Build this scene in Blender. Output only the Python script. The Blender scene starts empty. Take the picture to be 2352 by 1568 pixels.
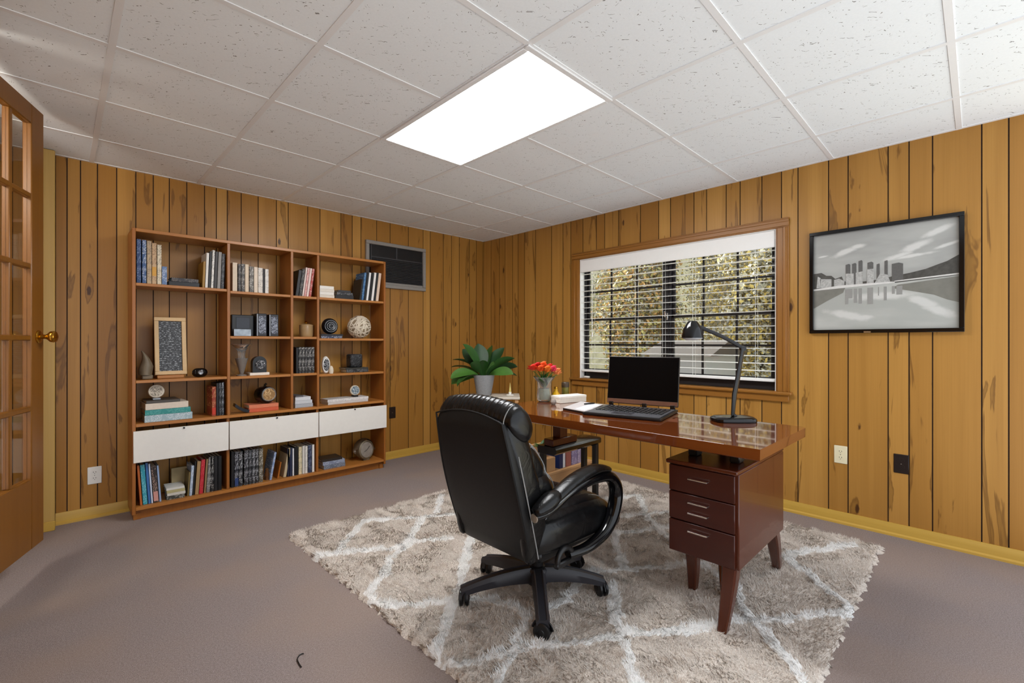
import bpy, bmesh, math, random
import numpy as np
from mathutils import Vector, Matrix
random.seed(7); NR = np.random.RandomState(5)
C = bpy.context.scene.collection
SC = bpy.context.scene
R = math.radians
# ------------------------------------------------------------------ camera, world, sun, exposure
FPX, YAW, Y0, HC = 1055.0, R(45.45), 786.0, 1.186
cam_d = bpy.data.cameras.new('camera'); cam = bpy.data.objects.new('camera', cam_d); C.objects.link(cam)
cam_d.sensor_width = 36.0; cam_d.lens = 36.0 * FPX / 2352.0; cam_d.shift_y = (Y0 - 784.0) / 2352.0
cam_d.clip_start = 0.05
cam.location = (0, 0, HC); cam.rotation_euler = (R(90), 0, YAW - R(90))
SC.camera = cam
vs = SC.view_settings; vs.view_transform = 'Standard'; vs.look = 'None'; vs.gamma = 1.0; vs.use_curve_mapping = False
vs.exposure = 0.46
wd = bpy.data.worlds.new('world'); SC.world = wd; wd.use_nodes = True
wb = wd.node_tree.nodes['Background']; wb.inputs[1].default_value = 1.0
_t = wd.node_tree; _c = _t.nodes.new('ShaderNodeTexCoord'); _s = _t.nodes.new('ShaderNodeSeparateXYZ'); _m = _t.nodes.new('ShaderNodeMapRange'); _r = _t.nodes.new('ShaderNodeMix'); _r.data_type = 'RGBA'
_t.links.new(_c.outputs['Generated'], _s.inputs[0]); _t.links.new(_s.outputs[2], _m.inputs[0]); _m.inputs[1].default_value = -0.25; _m.inputs[2].default_value = 0.1
_r.inputs[6].default_value = (1.75, 1.85, 1.96, 1); _r.inputs[7].default_value = (1.15, 1.22, 1.32, 1)     # lower half brightened as added fill for the ceiling, overcast sky above
_t.links.new(_m.outputs[0], _r.inputs[0]); _t.links.new(_r.outputs[2], wb.inputs[0])
sd = bpy.data.lights.new('sun', 'SUN'); sd.energy = 12.0; sd.angle = R(1.0); sd.color = (1, 0.95, 0.86)
sun = bpy.data.objects.new('sun', sd); C.objects.link(sun)
sun.rotation_euler = Vector((0.03, -0.75, -0.66)).to_track_quat('-Z', 'Y').to_euler()
PANEL_POWER = 19.0
# ------------------------------------------------------------------ room measures
XR, YB, ZC, XL, YK = 3.66, 4.21, 2.404, -0.33, -0.35
DZ = 0.786                      # desk top
RUGZ = 0.022
ca, sa = math.cos(YAW), math.sin(YAW)
def PZ(px, py, z):              # where the line of sight meets a level
    d = FPX * (HC - z) / (py - Y0); l = (px - 1176) / FPX * d
    return (d * ca + l * sa, d * sa - l * ca)
def PY(px, py, y):              # ... an upright plane parallel to the bookshelf wall -> x, z
    t = (px - 1176) / FPX
    x = y * (ca + t * sa) / (sa - t * ca); d = x * ca + y * sa
    return (x, HC - (py - Y0) / FPX * d)
def PX(px, py, x):              # ... an upright plane parallel to the window wall -> y, z
    t = (px - 1176) / FPX
    y = x * (sa - t * ca) / (ca + t * sa); d = x * ca + y * sa
    return (y, HC - (py - Y0) / FPX * d)
# ------------------------------------------------------------------ mesh builder
class MB:
    def __init__(s): s.v = []; s.f = []
    def add(s, vs, fs):
        n = len(s.v); s.v += [tuple(v) for v in vs]; s.f += [tuple(i + n for i in f) for f in fs]; return s
    def bm(s, bm, M=None):
        bm.verts.index_update()
        s.add([(M @ v.co if M else v.co) for v in bm.verts], [[v.index for v in f.verts] for f in bm.faces]); bm.free(); return s
    def box(s, a, b, bev=0.0, M=None, seg=1):
        a = Vector(a); b = Vector(b)
        bm = bmesh.new(); bmesh.ops.create_cube(bm, size=1.0)
        c = (a + b) / 2; d = b - a
        for v in bm.verts: v.co = Vector((v.co.x * abs(d.x), v.co.y * abs(d.y), v.co.z * abs(d.z))) + c
        if bev > 0: bmesh.ops.bevel(bm, geom=list(bm.edges), offset=min(bev, 0.45 * min(abs(d.x), abs(d.y), abs(d.z))), segments=seg, profile=0.5, affect='EDGES')
        return s.bm(bm, M)
    def lathe(s, prof, c=(0, 0, 0), n=24, M=None):
        vs = []; fs = []; k = len(prof)
        for i in range(n):
            a = 2 * math.pi * i / n
            for r, z in prof: vs.append(Vector((c[0] + r * math.cos(a), c[1] + r * math.sin(a), c[2] + z)))
        for i in range(n):
            j = (i + 1) % n
            for q in range(k - 1): fs.append((i * k + q, j * k + q, j * k + q + 1, i * k + q + 1))
        if prof[0][0] > 1e-5: fs.append([i * k for i in range(n)][::-1])
        if prof[-1][0] > 1e-5: fs.append([i * k + k - 1 for i in range(n)])
        if M: vs = [M @ v for v in vs]
        return s.add(vs, fs)
    def loft(s, secs, closed=False, caps=True):
        n = len(secs[0]); vs = [p for q in secs for p in q]; fs = []; m = len(secs)
        for i in range(m if closed else m - 1):
            k = (i + 1) % m
            for j in range(n):
                l = (j + 1) % n
                fs.append((i * n + j, i * n + l, k * n + l, k * n + j))
        if caps and not closed:
            fs.append(list(range(n))[::-1]); fs.append([(m - 1) * n + j for j in range(n)])
        return s.add(vs, fs)
    def tube(s, path, r, n=8, flat=1.0, up=None, closed=False):
        P = [Vector(p) for p in path]; secs = []; prev = None; m = len(P)
        for i, p in enumerate(P):
            if closed: t = P[(i + 1) % m] - P[i - 1]
            else: t = P[min(i + 1, m - 1)] - P[max(i - 1, 0)]
            if t.length < 1e-9: t = Vector((0, 0, 1))
            t.normalize()
            u = Vector(up) if up else (prev if prev else (Vector((0, 0, 1)) if abs(t.z) < 0.9 else Vector((1, 0, 0))))
            u = (u - t * u.dot(t)); u.normalize(); prev = u
            w = t.cross(u); ri = r[i] if isinstance(r, (list, tuple)) else r
            secs.append([p + u * (ri * math.cos(2 * math.pi * j / n)) + w * (ri * flat * math.sin(2 * math.pi * j / n)) for j in range(n)])
        return s.loft(secs, closed=closed)
    def prism(s, poly, ext, M=None):    # poly in 3D, extruded by vector
        n = len(poly); e = Vector(ext); a = [Vector(p) for p in poly]; b = [p + e for p in a]
        vs = a + b
        if M: vs = [M @ v for v in vs]
        return s.add(vs, [list(range(n))[::-1], list(range(n, 2 * n))] + [(i, (i + 1) % n, (i + 1) % n + n, i + n) for i in range(n)])
    def build(s, name, mat, parent=None, loc=None, rot=None, smooth=40, world=False):
        vs = [Vector(v) for v in s.v]
        if world and parent is not None:
            Mi = WM[parent.name].inverted(); vs = [Mi @ v for v in vs]
        elif world and loc is not None:
            vs = [v - Vector(loc) for v in vs]
        me = bpy.data.meshes.new(name); me.from_pydata(vs, [], s.f); me.update()
        bm = bmesh.new(); bm.from_mesh(me); bmesh.ops.recalc_face_normals(bm, faces=bm.faces); bm.to_mesh(me); bm.free()
        if smooth:
            me.polygons.foreach_set('use_smooth', [True] * len(me.polygons)); me.set_sharp_from_angle(angle=R(smooth))
        if mat is not None: me.materials.append(mat)
        o = bpy.data.objects.new(name, me); C.objects.link(o)
        if parent is not None:
            o.parent = parent; WM[o.name] = WM[parent.name].copy()
            if loc is not None and not world: o.location = loc; WM[o.name] = WM[parent.name] @ Matrix.Translation(loc)
        else:
            M = Matrix.Identity(4)
            if loc is not None: o.location = loc; M = Matrix.Translation(loc)
            if rot is not None: o.rotation_euler = rot; M = M @ Matrix.Rotation(rot[1], 4, 'Y') if not rot[2] else M @ Matrix.Rotation(rot[2], 4, 'Z')
            WM[o.name] = M
        return o
WM = {}
def tag(o, label, cat, group=None, kind=None):
    if label: o['label'] = label
    if cat: o['category'] = cat
    if group: o['group'] = group
    if kind: o['kind'] = kind
    return o
def thing(name, label, cat, loc=(0, 0, 0), rz=0.0, group=None, kind=None):
    o = bpy.data.objects.new(name, None); C.objects.link(o); o.empty_display_size = 0.05
    o.location = loc; o.rotation_euler = (0, 0, rz)
    WM[o.name] = Matrix.Translation(loc) @ Matrix.Rotation(rz, 4, 'Z')
    return tag(o, label, cat, group, kind)
def struct(o, label, cat): return tag(o, label, cat, None, 'structure')
def smooth_path(pts, n=6):
    P = [Vector(p) for p in pts]; out = []
    for i in range(len(P) - 1):
        p0 = P[max(i - 1, 0)]; p1 = P[i]; p2 = P[i + 1]; p3 = P[min(i + 2, len(P) - 1)]
        for k in range(n):
            t = k / n
            out.append(0.5 * ((2 * p1) + (p2 - p0) * t + (2 * p0 - 5 * p1 + 4 * p2 - p3) * t * t + (3 * p1 - p0 - 3 * p2 + p3) * t ** 3))
    return out + [P[-1]]
# ------------------------------------------------------------------ materials
def lin(h):
    if isinstance(h, str):
        c = [int(h[i:i + 2], 16) / 255 for i in (0, 2, 4)]
        return tuple(((x + 0.055) / 1.055) ** 2.4 if x > 0.04045 else x / 12.92 for x in c)
    return tuple(h)
class NT:
    def __init__(s, name):
        s.m = bpy.data.materials.new(name); s.m.use_nodes = True; s.t = s.m.node_tree; s.b = s.t.nodes['Principled BSDF']; s.out = s.t.nodes['Material Output']
    def n(s, ty, **k):
        q = s.t.nodes.new(ty)
        for a, v in k.items():
            if a.startswith('i_'): q.inputs[int(a[2:]) if a[2:].isdigit() else a[2:].replace('_', ' ')].default_value = v
            else: setattr(q, a, v)
        return q
    def l(s, a, b): s.t.links.new(a, b)
    def math(s, op, a, b=None, c=None, clamp=False):
        q = s.t.nodes.new('ShaderNodeMath'); q.operation = op; q.use_clamp = clamp
        for i, x in enumerate((a, b, c)):
            if x is None: continue
            if isinstance(x, (int, float)): q.inputs[i].default_value = x
            else: s.l(x, q.inputs[i])
        return q.outputs[0]
    def mix(s, f, a, b, mode='MIX'):
        q = s.t.nodes.new('ShaderNodeMix'); q.data_type = 'RGBA'; q.blend_type = mode
        for i, x in ((0, f), (6, a), (7, b)):
            if isinstance(x, (int, float)): q.inputs[i].default_value = x
            elif isinstance(x, tuple): q.inputs[i].default_value = (*x, 1) if len(x) == 3 else x
            else: s.l(x, q.inputs[i])
        return q.outputs[2]
    def ramp(s, f, lo, hi):
        q = s.t.nodes.new('ShaderNodeMapRange'); q.interpolation_type = 'SMOOTHSTEP'; s.l(f, q.inputs[0])
        q.inputs[1].default_value = lo; q.inputs[2].default_value = hi; return q.outputs[0]
    def coord(s, scale=(1, 1, 1), rot=(0, 0, 0), add=None):
        tc = s.n('ShaderNodeTexCoord'); mp = s.n('ShaderNodeMapping'); mp.inputs[3].default_value = scale; mp.inputs[2].default_value = rot
        if add is not None:
            va = s.n('ShaderNodeVectorMath', operation='ADD'); s.l(tc.outputs['Object'], va.inputs[0]); s.l(add, va.inputs[1]); s.l(va.outputs[0], mp.inputs[0])
        else: s.l(tc.outputs['Object'], mp.inputs[0])
        return mp.outputs[0]
    def noise(s, vec, scale=1.0, detail=3.0, rough=0.5, dist=0.0):
        q = s.n('ShaderNodeTexNoise'); s.l(vec, q.inputs['Vector']); q.inputs['Scale'].default_value = scale; q.inputs['Detail'].default_value = detail
        q.inputs['Roughness'].default_value = rough; q.inputs['Distortion'].default_value = dist; return q.outputs['Fac']
    def bump(s, h, strength=0.3, dist=0.01):
        q = s.n('ShaderNodeBump'); q.inputs['Strength'].default_value = strength; q.inputs['Distance'].default_value = dist; s.l(h, q.inputs['Height'])
        s.l(q.outputs[0], s.b.inputs['Normal']); return q
    def col(s, c):
        if isinstance(c, tuple): s.b.inputs['Base Color'].default_value = (*c, 1)
        else: s.l(c, s.b.inputs['Base Color'])
    def set(s, rough=0.5, metal=0.0, spec=0.5, coat=0.0, trans=0.0, ior=1.45):
        b = s.b; b.inputs['Roughness'].default_value = rough; b.inputs['Metallic'].default_value = metal; b.inputs['Specular IOR Level'].default_value = spec
        b.inputs['Coat Weight'].default_value = coat; b.inputs['Transmission Weight'].default_value = trans; b.inputs['IOR'].default_value = ior
        return s.m
CACHE = {}
def plain(name, c, rough=0.5, metal=0.0, spec=0.5, var=0.12, scale=40, coat=0.0, bump=0.0):
    if name in CACHE: return CACHE[name]
    n = NT(name); c = lin(c)
    f = n.noise(n.coord(), scale, 3)
    n.col(n.mix(f, tuple(x * (1 - var) for x in c), tuple(min(1, x * (1 + var)) for x in c)))
    if bump: n.bump(f, bump, 0.004)
    CACHE[name] = n.set(rough, metal, spec, coat); return CACHE[name]
def wood(name, c1, c2, axis='Z', rough=0.35, fine=70, long=2.0, coat=0.0, spec=0.5):
    if name in CACHE: return CACHE[name]
    n = NT(name); sc = {'X': (long, fine, fine), 'Y': (fine, long, fine), 'Z': (fine, fine, long)}[axis]
    f = n.noise(n.coord(sc), 1.0, 4, 0.6, 0.4)
    sc2 = tuple(x * 0.22 for x in sc)
    g = n.noise(n.coord(sc2), 1.0, 2, 0.5, 1.0)
    n.col(n.mix(n.math('ADD', n.math('MULTIPLY', f, 0.55), n.math('MULTIPLY', g, 0.5), clamp=True), lin(c1), lin(c2)))
    n.bump(f, 0.05, 0.002)
    CACHE[name] = n.set(rough, 0, spec, coat); return CACHE[name]
def wallwood(name, u):
    n = NT(name)
    at = n.n('ShaderNodeAttribute', attribute_name='plank'); r = at.outputs['Fac']
    cx = n.n('ShaderNodeCombineXYZ'); n.l(n.math('MULTIPLY', r, 37.0), cx.inputs[0]); n.l(n.math('MULTIPLY', r, 53.0), cx.inputs[1]); n.l(n.math('MULTIPLY', r, 91.0), cx.inputs[2])
    def sc(a, b): return (a, 0.0, b) if u == 'x' else (0.0, a, b)
    # knots: sparse elongated cells
    vo = n.n('ShaderNodeTexVoronoi'); vo.inputs['Scale'].default_value = 1.0; n.l(n.coord(sc(6.5, 2.3), add=cx.outputs[0]), vo.inputs['Vector'])
    d = vo.outputs['Distance']; rnd = n.n('ShaderNodeSeparateColor'); n.l(vo.outputs['Color'], rnd.inputs[0])
    has = n.math('GREATER_THAN', rnd.outputs[0], 0.52)
    wig = n.noise(n.coord(sc(60, 40), add=cx.outputs[0]), 1.0, 3)
    dd = n.math('ADD', d, n.math('MULTIPLY', n.math('SUBTRACT', wig, 0.5), 0.06))
    knot = n.math('MULTIPLY', n.math('SUBTRACT', 1.0, n.ramp(dd, 0.05, 0.09)), has)
    halo = n.math('MULTIPLY', n.math('SUBTRACT', 1.0, n.ramp(dd, 0.06, 0.34)), has)
    # streaks flowing around
    fl = n.noise(n.coord(sc(6.5, 0.8), add=cx.outputs[0]), 1.0, 4, 0.55, 1.6)
    streak = n.ramp(n.math('ADD', fl, n.math('MULTIPLY', halo, 0.13)), 0.610, 0.640)
    edge = n.math('MULTIPLY', streak, n.math('SUBTRACT', 1.0, n.ramp(n.math('ADD', fl, n.math('MULTIPLY', halo, 0.13)), 0.645, 0.685)))
    gr = n.noise(n.coord(sc(120, 1.6), add=cx.outputs[0]), 1.0, 4, 0.6, 0.3)
    lg = n.noise(n.coord(sc(9, 0.35), add=cx.outputs[0]), 1.0, 2, 0.5, 0.8)
    base = n.mix(r, lin('99692a'), lin('bd8d46'))
    base = n.mix(n.math('MULTIPLY', n.ramp(lg, 0.35, 0.7), 0.5), base, lin('96682a'))
    base = n.mix(n.math('MULTIPLY', n.ramp(gr, 0.4, 0.75), 0.16), base, lin('7d5218'))
    base = n.mix(n.math('MULTIPLY', streak, 0.45), base, lin('6e4a18'))
    base = n.mix(n.math('MULTIPLY', edge, 0.35), base, lin('54300e'))
    base = n.mix(n.math('MULTIPLY', knot, 0.88), base, lin('3a1c0a'))
    n.col(base); n.bump(gr, 0.05, 0.002)
    return n.set(0.36, 0, 0.4)
M_WA = wallwood('wall_planks_back', 'x'); M_WB = wallwood('wall_planks_right', 'y')
M_GROOVE = plain('groove', '2a1407', 0.8)
M_TRIM = wood('yellow_trim', 'a8812c', 'c9a34a', 'Y', 0.4, 60, 1.5)
M_TRIMX = wood('yellow_trim_x', 'a8812c', 'c9a34a', 'X', 0.4, 60, 1.5)
M_TRIMZ = wood('yellow_trim_z', 'a58038', 'c2a05c', 'Z', 0.4, 60, 1.5)
M_CASE = wood('casing_wood', '7a4e1c', 'a26c2c', 'Y', 0.35, 80, 1.5)
M_CASEZ = wood('casing_wood_z', '7a4e1c', 'a26c2c', 'Z', 0.35, 80, 1.5)
M_DOOR = wood('door_wood', '6c4110', '8b5a1f', 'Z', 0.38, 60, 1.2)
M_SHELF = wood('bookshelf_wood', '94591f', 'bd8040', 'X', 0.32, 70, 1.5)
M_SHELFZ = wood('bookshelf_wood_z', '7f4718', 'a86a2c', 'Z', 0.32, 70, 1.5)
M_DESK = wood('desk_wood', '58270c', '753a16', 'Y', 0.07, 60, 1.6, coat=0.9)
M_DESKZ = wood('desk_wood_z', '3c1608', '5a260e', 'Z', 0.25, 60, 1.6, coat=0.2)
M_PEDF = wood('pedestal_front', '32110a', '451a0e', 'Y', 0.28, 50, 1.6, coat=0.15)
M_TAN = wood('tan_wood', 'b08355', 'c99f70', 'X', 0.45, 60, 2)
M_WHITE = plain('white_paint', 'e4e2dc', 0.45, var=0.03)
M_TEE = plain('tee_white', 'e6e6e6', 0.5, var=0.02)
M_METAL = plain('silver', 'd8d8d8', 0.22, 1.0, var=0.03)
M_BRASS = plain('brass', 'c99a3a', 0.2, 1.0, var=0.06)
M_BLACK = plain('black_plastic', '121214', 0.35, var=0.1)
M_BLACKG = plain('black_gloss', '08080a', 0.12, var=0.1)
M_BRONZE = plain('dark_bronze_frame', '1d1a1c', 0.45, var=0.1)
M_GREYF = plain('grey_frame', '8b8680', 0.5, var=0.06)
M_LOUV = plain('louver_black', '3c3c3f', 0.35, var=0.1)
M_IVORY = plain('ivory_plastic', 'e0d6b4', 0.4, var=0.02)
M_BROWNP = plain('brown_plastic', '1c100c', 0.35, var=0.05)
M_BLIND = plain('blind_white', 'f3f2ee', 0.45, var=0.02)
# ceiling tile
n = NT('ceiling_tile')
wv = n.noise(n.coord((16, 16, 1)), 1.0, 2)
cxy = n.n('ShaderNodeCombineXYZ'); n.l(n.math('MULTIPLY', wv, 0.12), cxy.inputs[0]); n.l(n.math('MULTIPLY', wv, -0.12), cxy.inputs[1])
def specks(scale, thr, keep, seedrot):
    v = n.n('ShaderNodeTexVoronoi'); v.inputs['Scale'].default_value = 1.0; v.inputs['Randomness'].default_value = 1.0
    n.l(n.coord(scale, rot=(0, 0, seedrot), add=cxy.outputs[0]), v.inputs['Vector'])
    s = n.n('ShaderNodeSeparateColor'); n.l(v.outputs['Color'], s.inputs[0])
    return n.math('MULTIPLY', n.math('LESS_THAN', v.outputs['Distance'], thr), n.math('GREATER_THAN', s.outputs[1], keep))
pit = n.math('MAXIMUM', specks((14, 95, 1), 0.10, 0.35, 0.5), specks((95, 16, 1), 0.10, 0.35, 1.2))
pit = n.math('MAXIMUM', pit, specks((60, 60, 1), 0.13, 0.45, 0.2))
fine = n.noise(n.coord((130, 130, 1)), 1.0, 2)
n.col(n.mix(n.math('MULTIPLY', pit, 0.85), n.mix(fine, lin('e6eaec'), lin('eef2f4')), lin('6b6660')))
n.bump(n.math('SUBTRACT', 0.0, pit), 0.6, 0.003); M_TILE = n.set(0.9, 0, 0.1)
# carpet
n = NT('carpet')
f1 = n.noise(n.coord(), 420, 2, 0.7); f2 = n.noise(n.coord(), 130, 3, 0.6); f3 = n.noise(n.coord(), 1.6, 2, 0.5)
cc = n.mix(n.ramp(f1, 0.3, 0.7), lin('746968'), lin('ada09c'))
cc = n.mix(n.math('MULTIPLY', n.ramp(f2, 0.35, 0.7), 0.4), cc, lin('6e625c'))
cc = n.mix(n.math('MULTIPLY', n.ramp(f3, 0.4, 0.65), 0.35), cc, lin('a08a7a'))
n.col(cc); n.bump(n.math('ADD', f1, f2), 0.55, 0.006); M_CARPET = n.set(0.95, 0, 0.05)
# leather
n = NT('black_leather')
w1 = n.noise(n.coord(), 11, 3, 0.5, 1.3); v = n.n('ShaderNodeTexVoronoi'); n.l(n.coord(), v.inputs['Vector']); v.inputs['Scale'].default_value = 420
n.col(n.mix(w1, lin('060607'), lin('0c0c0d'))); n.bump(n.math('ADD', n.math('MULTIPLY', w1, 1.2), n.math('MULTIPLY', v.outputs['Distance'], 0.06)), 0.34, 0.010); M_LEATHER = n.set(0.27, 0, 0.42)
M_LEATHB = plain('matte_leather_back', '0d0d0e', 0.45, spec=.35, var=0.08, scale=60, bump=0.06)
M_PIPE = plain('leather_piping', '8d8d8c', 0.3, var=0.1)
def glass(name, tint=(0.97, 0.98, 0.98), rough=0.0, amount=0.03, ior=1.5):
    n = NT(name); t = n.t
    tr = n.n('ShaderNodeBsdfTransparent'); tr.inputs[0].default_value = (*tint, 1)
    gl = n.n('ShaderNodeBsdfGlossy'); gl.inputs['Roughness'].default_value = rough; gl.inputs[0].default_value = (1, 1, 1, 1)
    lw = n.n('ShaderNodeLayerWeight'); lw.inputs[0].default_value = 0.5
    mx = n.n('ShaderNodeMixShader'); n.l(n.math('ADD', n.math('MULTIPLY', n.math('POWER', lw.outputs['Facing'], 5.0), ior - 1.0), amount, clamp=True), mx.inputs[0]); n.l(tr.outputs[0], mx.inputs[1]); n.l(gl.outputs[0], mx.inputs[2])
    n.l(mx.outputs[0], n.out.inputs[0]); return n.m
M_PANE = glass('window_glass'); M_DGLASS = glass('door_glass', (0.97, 0.97, 0.95), 0.02, 0.03, 1.3)
n = NT('clear_glass'); n.col((0.95, 0.97, 0.97)); M_CGLASS = n.set(0.03, 0, 0.5, trans=0.92, ior=1.35)
n = NT('light_diffuser'); n.b.inputs['Base Color'].default_value = (1, 1, 1, 1); n.b.inputs['Emission Color'].default_value = (0.98, 0.99, 1.0, 1); n.b.inputs['Emission Strength'].default_value = PANEL_POWER; M_EMIT = n.set(0.4)
# ------------------------------------------------------------------ room shell
def plank_wall(name, mat, axis, pos, bounds, z0, z1, hole=None, label='', thick=0.12):
    """bounds: ascending plank joints along the wall; hole = (u0,u1,z0,z1)"""
    vs = []; fs = []; pl = []; mi = []
    g = 0.0030; dep = 0.004
    def P(u, d, z): return (u, pos + d, z) if axis == 'x' else (pos + d, u, z)
    def quad(a, b, c, d, rv, m): i = len(vs); vs.extend([a, b, c, d]); fs.append((i, i + 1, i + 2, i + 3)); pl.append(rv); mi.append(m)
    cuts = sorted(set(bounds))
    def strips(u0, u1, d, rv, m):
        if hole and u1 > hole[0] and u0 < hole[1]:
            parts = []
            if u0 < hole[0]: parts.append((u0, hole[0], z0, z1))
            if u1 > hole[1]: parts.append((hole[1], u1, z0, z1))
            a, b = max(u0, hole[0]), min(u1, hole[1])
            parts += [(a, b, z0, hole[2]), (a, b, hole[3], z1)]
        else: parts = [(u0, u1, z0, z1)]
        for a, b, c, e in parts:
            if b - a > 1e-6 and e - c > 1e-6: quad(P(a, d, c), P(b, d, c), P(b, d, e), P(a, d, e), rv, m)
    for i in range(len(cuts) - 1):
        a, b = cuts[i], cuts[i + 1]; rv = random.random()
        strips(a + g, b - g, 0.0, rv, 0)
    for u in cuts[1:-1]:
        strips(u - g, u + g, dep, 0.5, 1)
        for sgn in (-1, 1):
            if hole and hole[0] < u + sgn * g < hole[1]: rng = [(z0, hole[2]), (hole[3], z1)]
            else: rng = [(z0, z1)]
            for c, e in rng: quad(P(u + sgn * g, 0, c), P(u + sgn * g, dep, c), P(u + sgn * g, dep, e), P(u + sgn * g, 0, e), 0.5, 1)
    # body behind
    t = thick
    u0, u1 = cuts[0], cuts[-1]
    regs = [(u0, u1, z0, z1)] if not hole else [(u0, hole[0], z0, z1), (hole[1], u1, z0, z1), (hole[0], hole[1], z0, hole[2]), (hole[0], hole[1], hole[3], z1)]
    for a, b, c, e in regs: quad(P(a, t, c), P(b, t, c), P(b, t, e), P(a, t, e), 0.4, 0)
    if hole:
        a, b, c, e = hole
        quad(P(a, 0, c), P(b, 0, c), P(b, t, c), P(a, t, c), .4, 0); quad(P(a, 0, e), P(b, 0, e), P(b, t, e), P(a, t, e), .4, 0)
        quad(P(a, 0, c), P(a, t, c), P(a, t, e), P(a, 0, e), .4, 0); quad(P(b, 0, c), P(b, t, c), P(b, t, e), P(b, 0, e), .4, 0)
    for a in (u0, u1): quad(P(a, 0, z0), P(a, t, z0), P(a, t, z1), P(a, 0, z1), .4, 0)
    quad(P(u0, 0, z1), P(u1, 0, z1), P(u1, t, z1), P(u0, t, z1), .4, 0)
    me = bpy.data.meshes.new(name); me.from_pydata(vs, [], fs); me.update()
    at = me.attributes.new('plank', 'FLOAT', 'FACE'); at.data.foreach_set('value', pl)
    me.materials.append(mat); me.materials.append(M_GROOVE); me.polygons.foreach_set('material_index', mi)
    o = bpy.data.objects.new(name, me); C.objects.link(o); struct(o, label, 'wall'); return o
bA = [PY(p, 600, YB)[0] for p in (127, 154, 185, 224, 268, 312, 352, 389, 429, 470, 497, 522, 554, 593, 635, 662, 707, 735, 783, 809, 829, 865, 896, 938, 972, 988, 1018, 1037, 1055, 1078, 1094)]
bA = [XL, -0.21, -0.12] + bA + [XR]
plank_wall('wall_back', M_WA, 'x', YB, bA, 0, ZC, label='knotty pine panelled wall behind the bookshelf')
bB = [PX(p, 600, XR)[0] for p in (2317, 2255, 2142, 2088, 2040, 1948, 1903, 1833, 1795, 1750, 1700, 1668, 1623, 1594, 1540, 1513, 1471, 1421, 1389, 1370, 1339, 1311, 1293, 1267, 1230, 1205, 1190, 1177, 1160, 1147, 1128)]
bB = [YK, -0.2] + bB + [YB]
WY0, WY1 = PX(1783, 600, XR)[0], PX(1332, 600, XR)[0]
WZ0, WZ1 = 0.835, 2.0
plank_wall('wall_right', M_WB, 'y', XR, bB, 0, ZC, hole=(WY0, WY1, WZ0, WZ1), label='knotty pine panelled wall with the window and the city picture')
# left wall with the doorway, hall beyond
DY0, DY1, DZT, DZB = 2.70, 3.54, 2.385, 0.14
def solid(name, boxes, mat, label, cat, smooth=0):
    m = MB()
    for a, b in boxes: m.box(a, b)
    return struct(m.build(name, mat, smooth=smooth), label, cat)
M_WL = wood('left_wall_wood', '8a5a1c', 'b07e38', 'Z', 0.4, 30, 0.8)
solid('wall_left', [((XL - .12, YK, 0), (XL, DY0, ZC)), ((XL - .12, DY1, 0), (XL, YB + .12, ZC)), ((XL - .12, DY0, DZT), (XL, DY1, ZC)), ((XL - .12, DY0, 0), (XL, DY1, DZB - .005))], M_WL, 'pine wall on the left holding the glazed door', 'wall')
solid('wall_hall', [((XL - 1.3, DY0 - .6, 0), (XL - 1.2, DY1 + .6, ZC))], M_WL, 'wall of the hall beyond the doorway', 'wall')
fl = MB().box((XL - 1.3, YK, -0.08), (XR + .12, YB + .12, 0)); struct(fl.build('floor', M_CARPET, smooth=0), 'grey brown short pile carpet covering the room', 'floor')
ce = MB().box((XL - 1.3, YK, ZC), (XR + .12, YB + .12, ZC + .05)); ceil = struct(ce.build('ceiling', M_TILE, smooth=0), 'suspended ceiling of white fissured square tiles', 'ceiling')
GX, GY, GS = 1.3625, 1.2880, 0.605
gm = MB(); tw = 0.0125
xs = [GX + i * GS for i in range(-5, 5)]; ys = [GY + j * GS for j in range(-5, 6)]
for x in xs:
    if XL < x < XR: gm.box((x - tw, YK, ZC - .004), (x + tw, YB, ZC))
for y in ys:
    if YK < y < YB: gm.box((XL, y - tw, ZC - .0035), (XR, y + tw, ZC))
gm.box((XL, YB - .022, ZC - .003), (XR, YB, ZC)); gm.box((XR - .022, YK, ZC - .003), (XR, YB, ZC))
gm.build('ceiling_grid', M_TEE, ceil, smooth=0)
def prof_board(name, path_a, path_b, axis, mat, label, cat='baseboard'):
    m = MB()
    if axis == 'x': m.prism([(path_a[0], YB, 0), (path_a[0], YB - .016, 0), (path_a[0], YB - .016, .05), (path_a[0], YB - .012, .062), (path_a[0], YB - .008, .075), (path_a[0], YB, .075)], (path_b[0] - path_a[0], 0, 0)); m.prism([(path_a[0], YB - .016, 0), (path_a[0], YB - .027, 0), (path_a[0], YB - .026, .012), (path_a[0], YB - .016, .02)], (path_b[0] - path_a[0], 0, 0))
    else: m.prism([(XR, path_a[1], 0), (XR - .016, path_a[1], 0), (XR - .016, path_a[1], .05), (XR - .012, path_a[1], .062), (XR - .008, path_a[1], .075), (XR, path_a[1], .075)], (0, path_b[1] - path_a[1], 0)); m.prism([(XR - .016, path_a[1], 0), (XR - .027, path_a[1], 0), (XR - .026, path_a[1], .012), (XR - .016, path_a[1], .02)], (0, path_b[1] - path_a[1], 0))
    return struct(m.build(name, mat, smooth=30), label, cat)
prof_board('baseboard_back', (-.02, 0), (XR - .03, 0), 'x', M_TRIMX, 'yellow pine baseboard along the bookshelf wall')
prof_board('baseboard_right', (0, YK), (0, YB - .03), 'y', M_TRIM, 'yellow pine baseboard along the window wall')
tm = MB().box((-0.085, 4.10, 0), (-0.021, YB - .001, ZC - .004), 0.004); struct(tm.build('trim_1', M_TRIMZ), 'pale pine corner post beside the door', 'trim')
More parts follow.
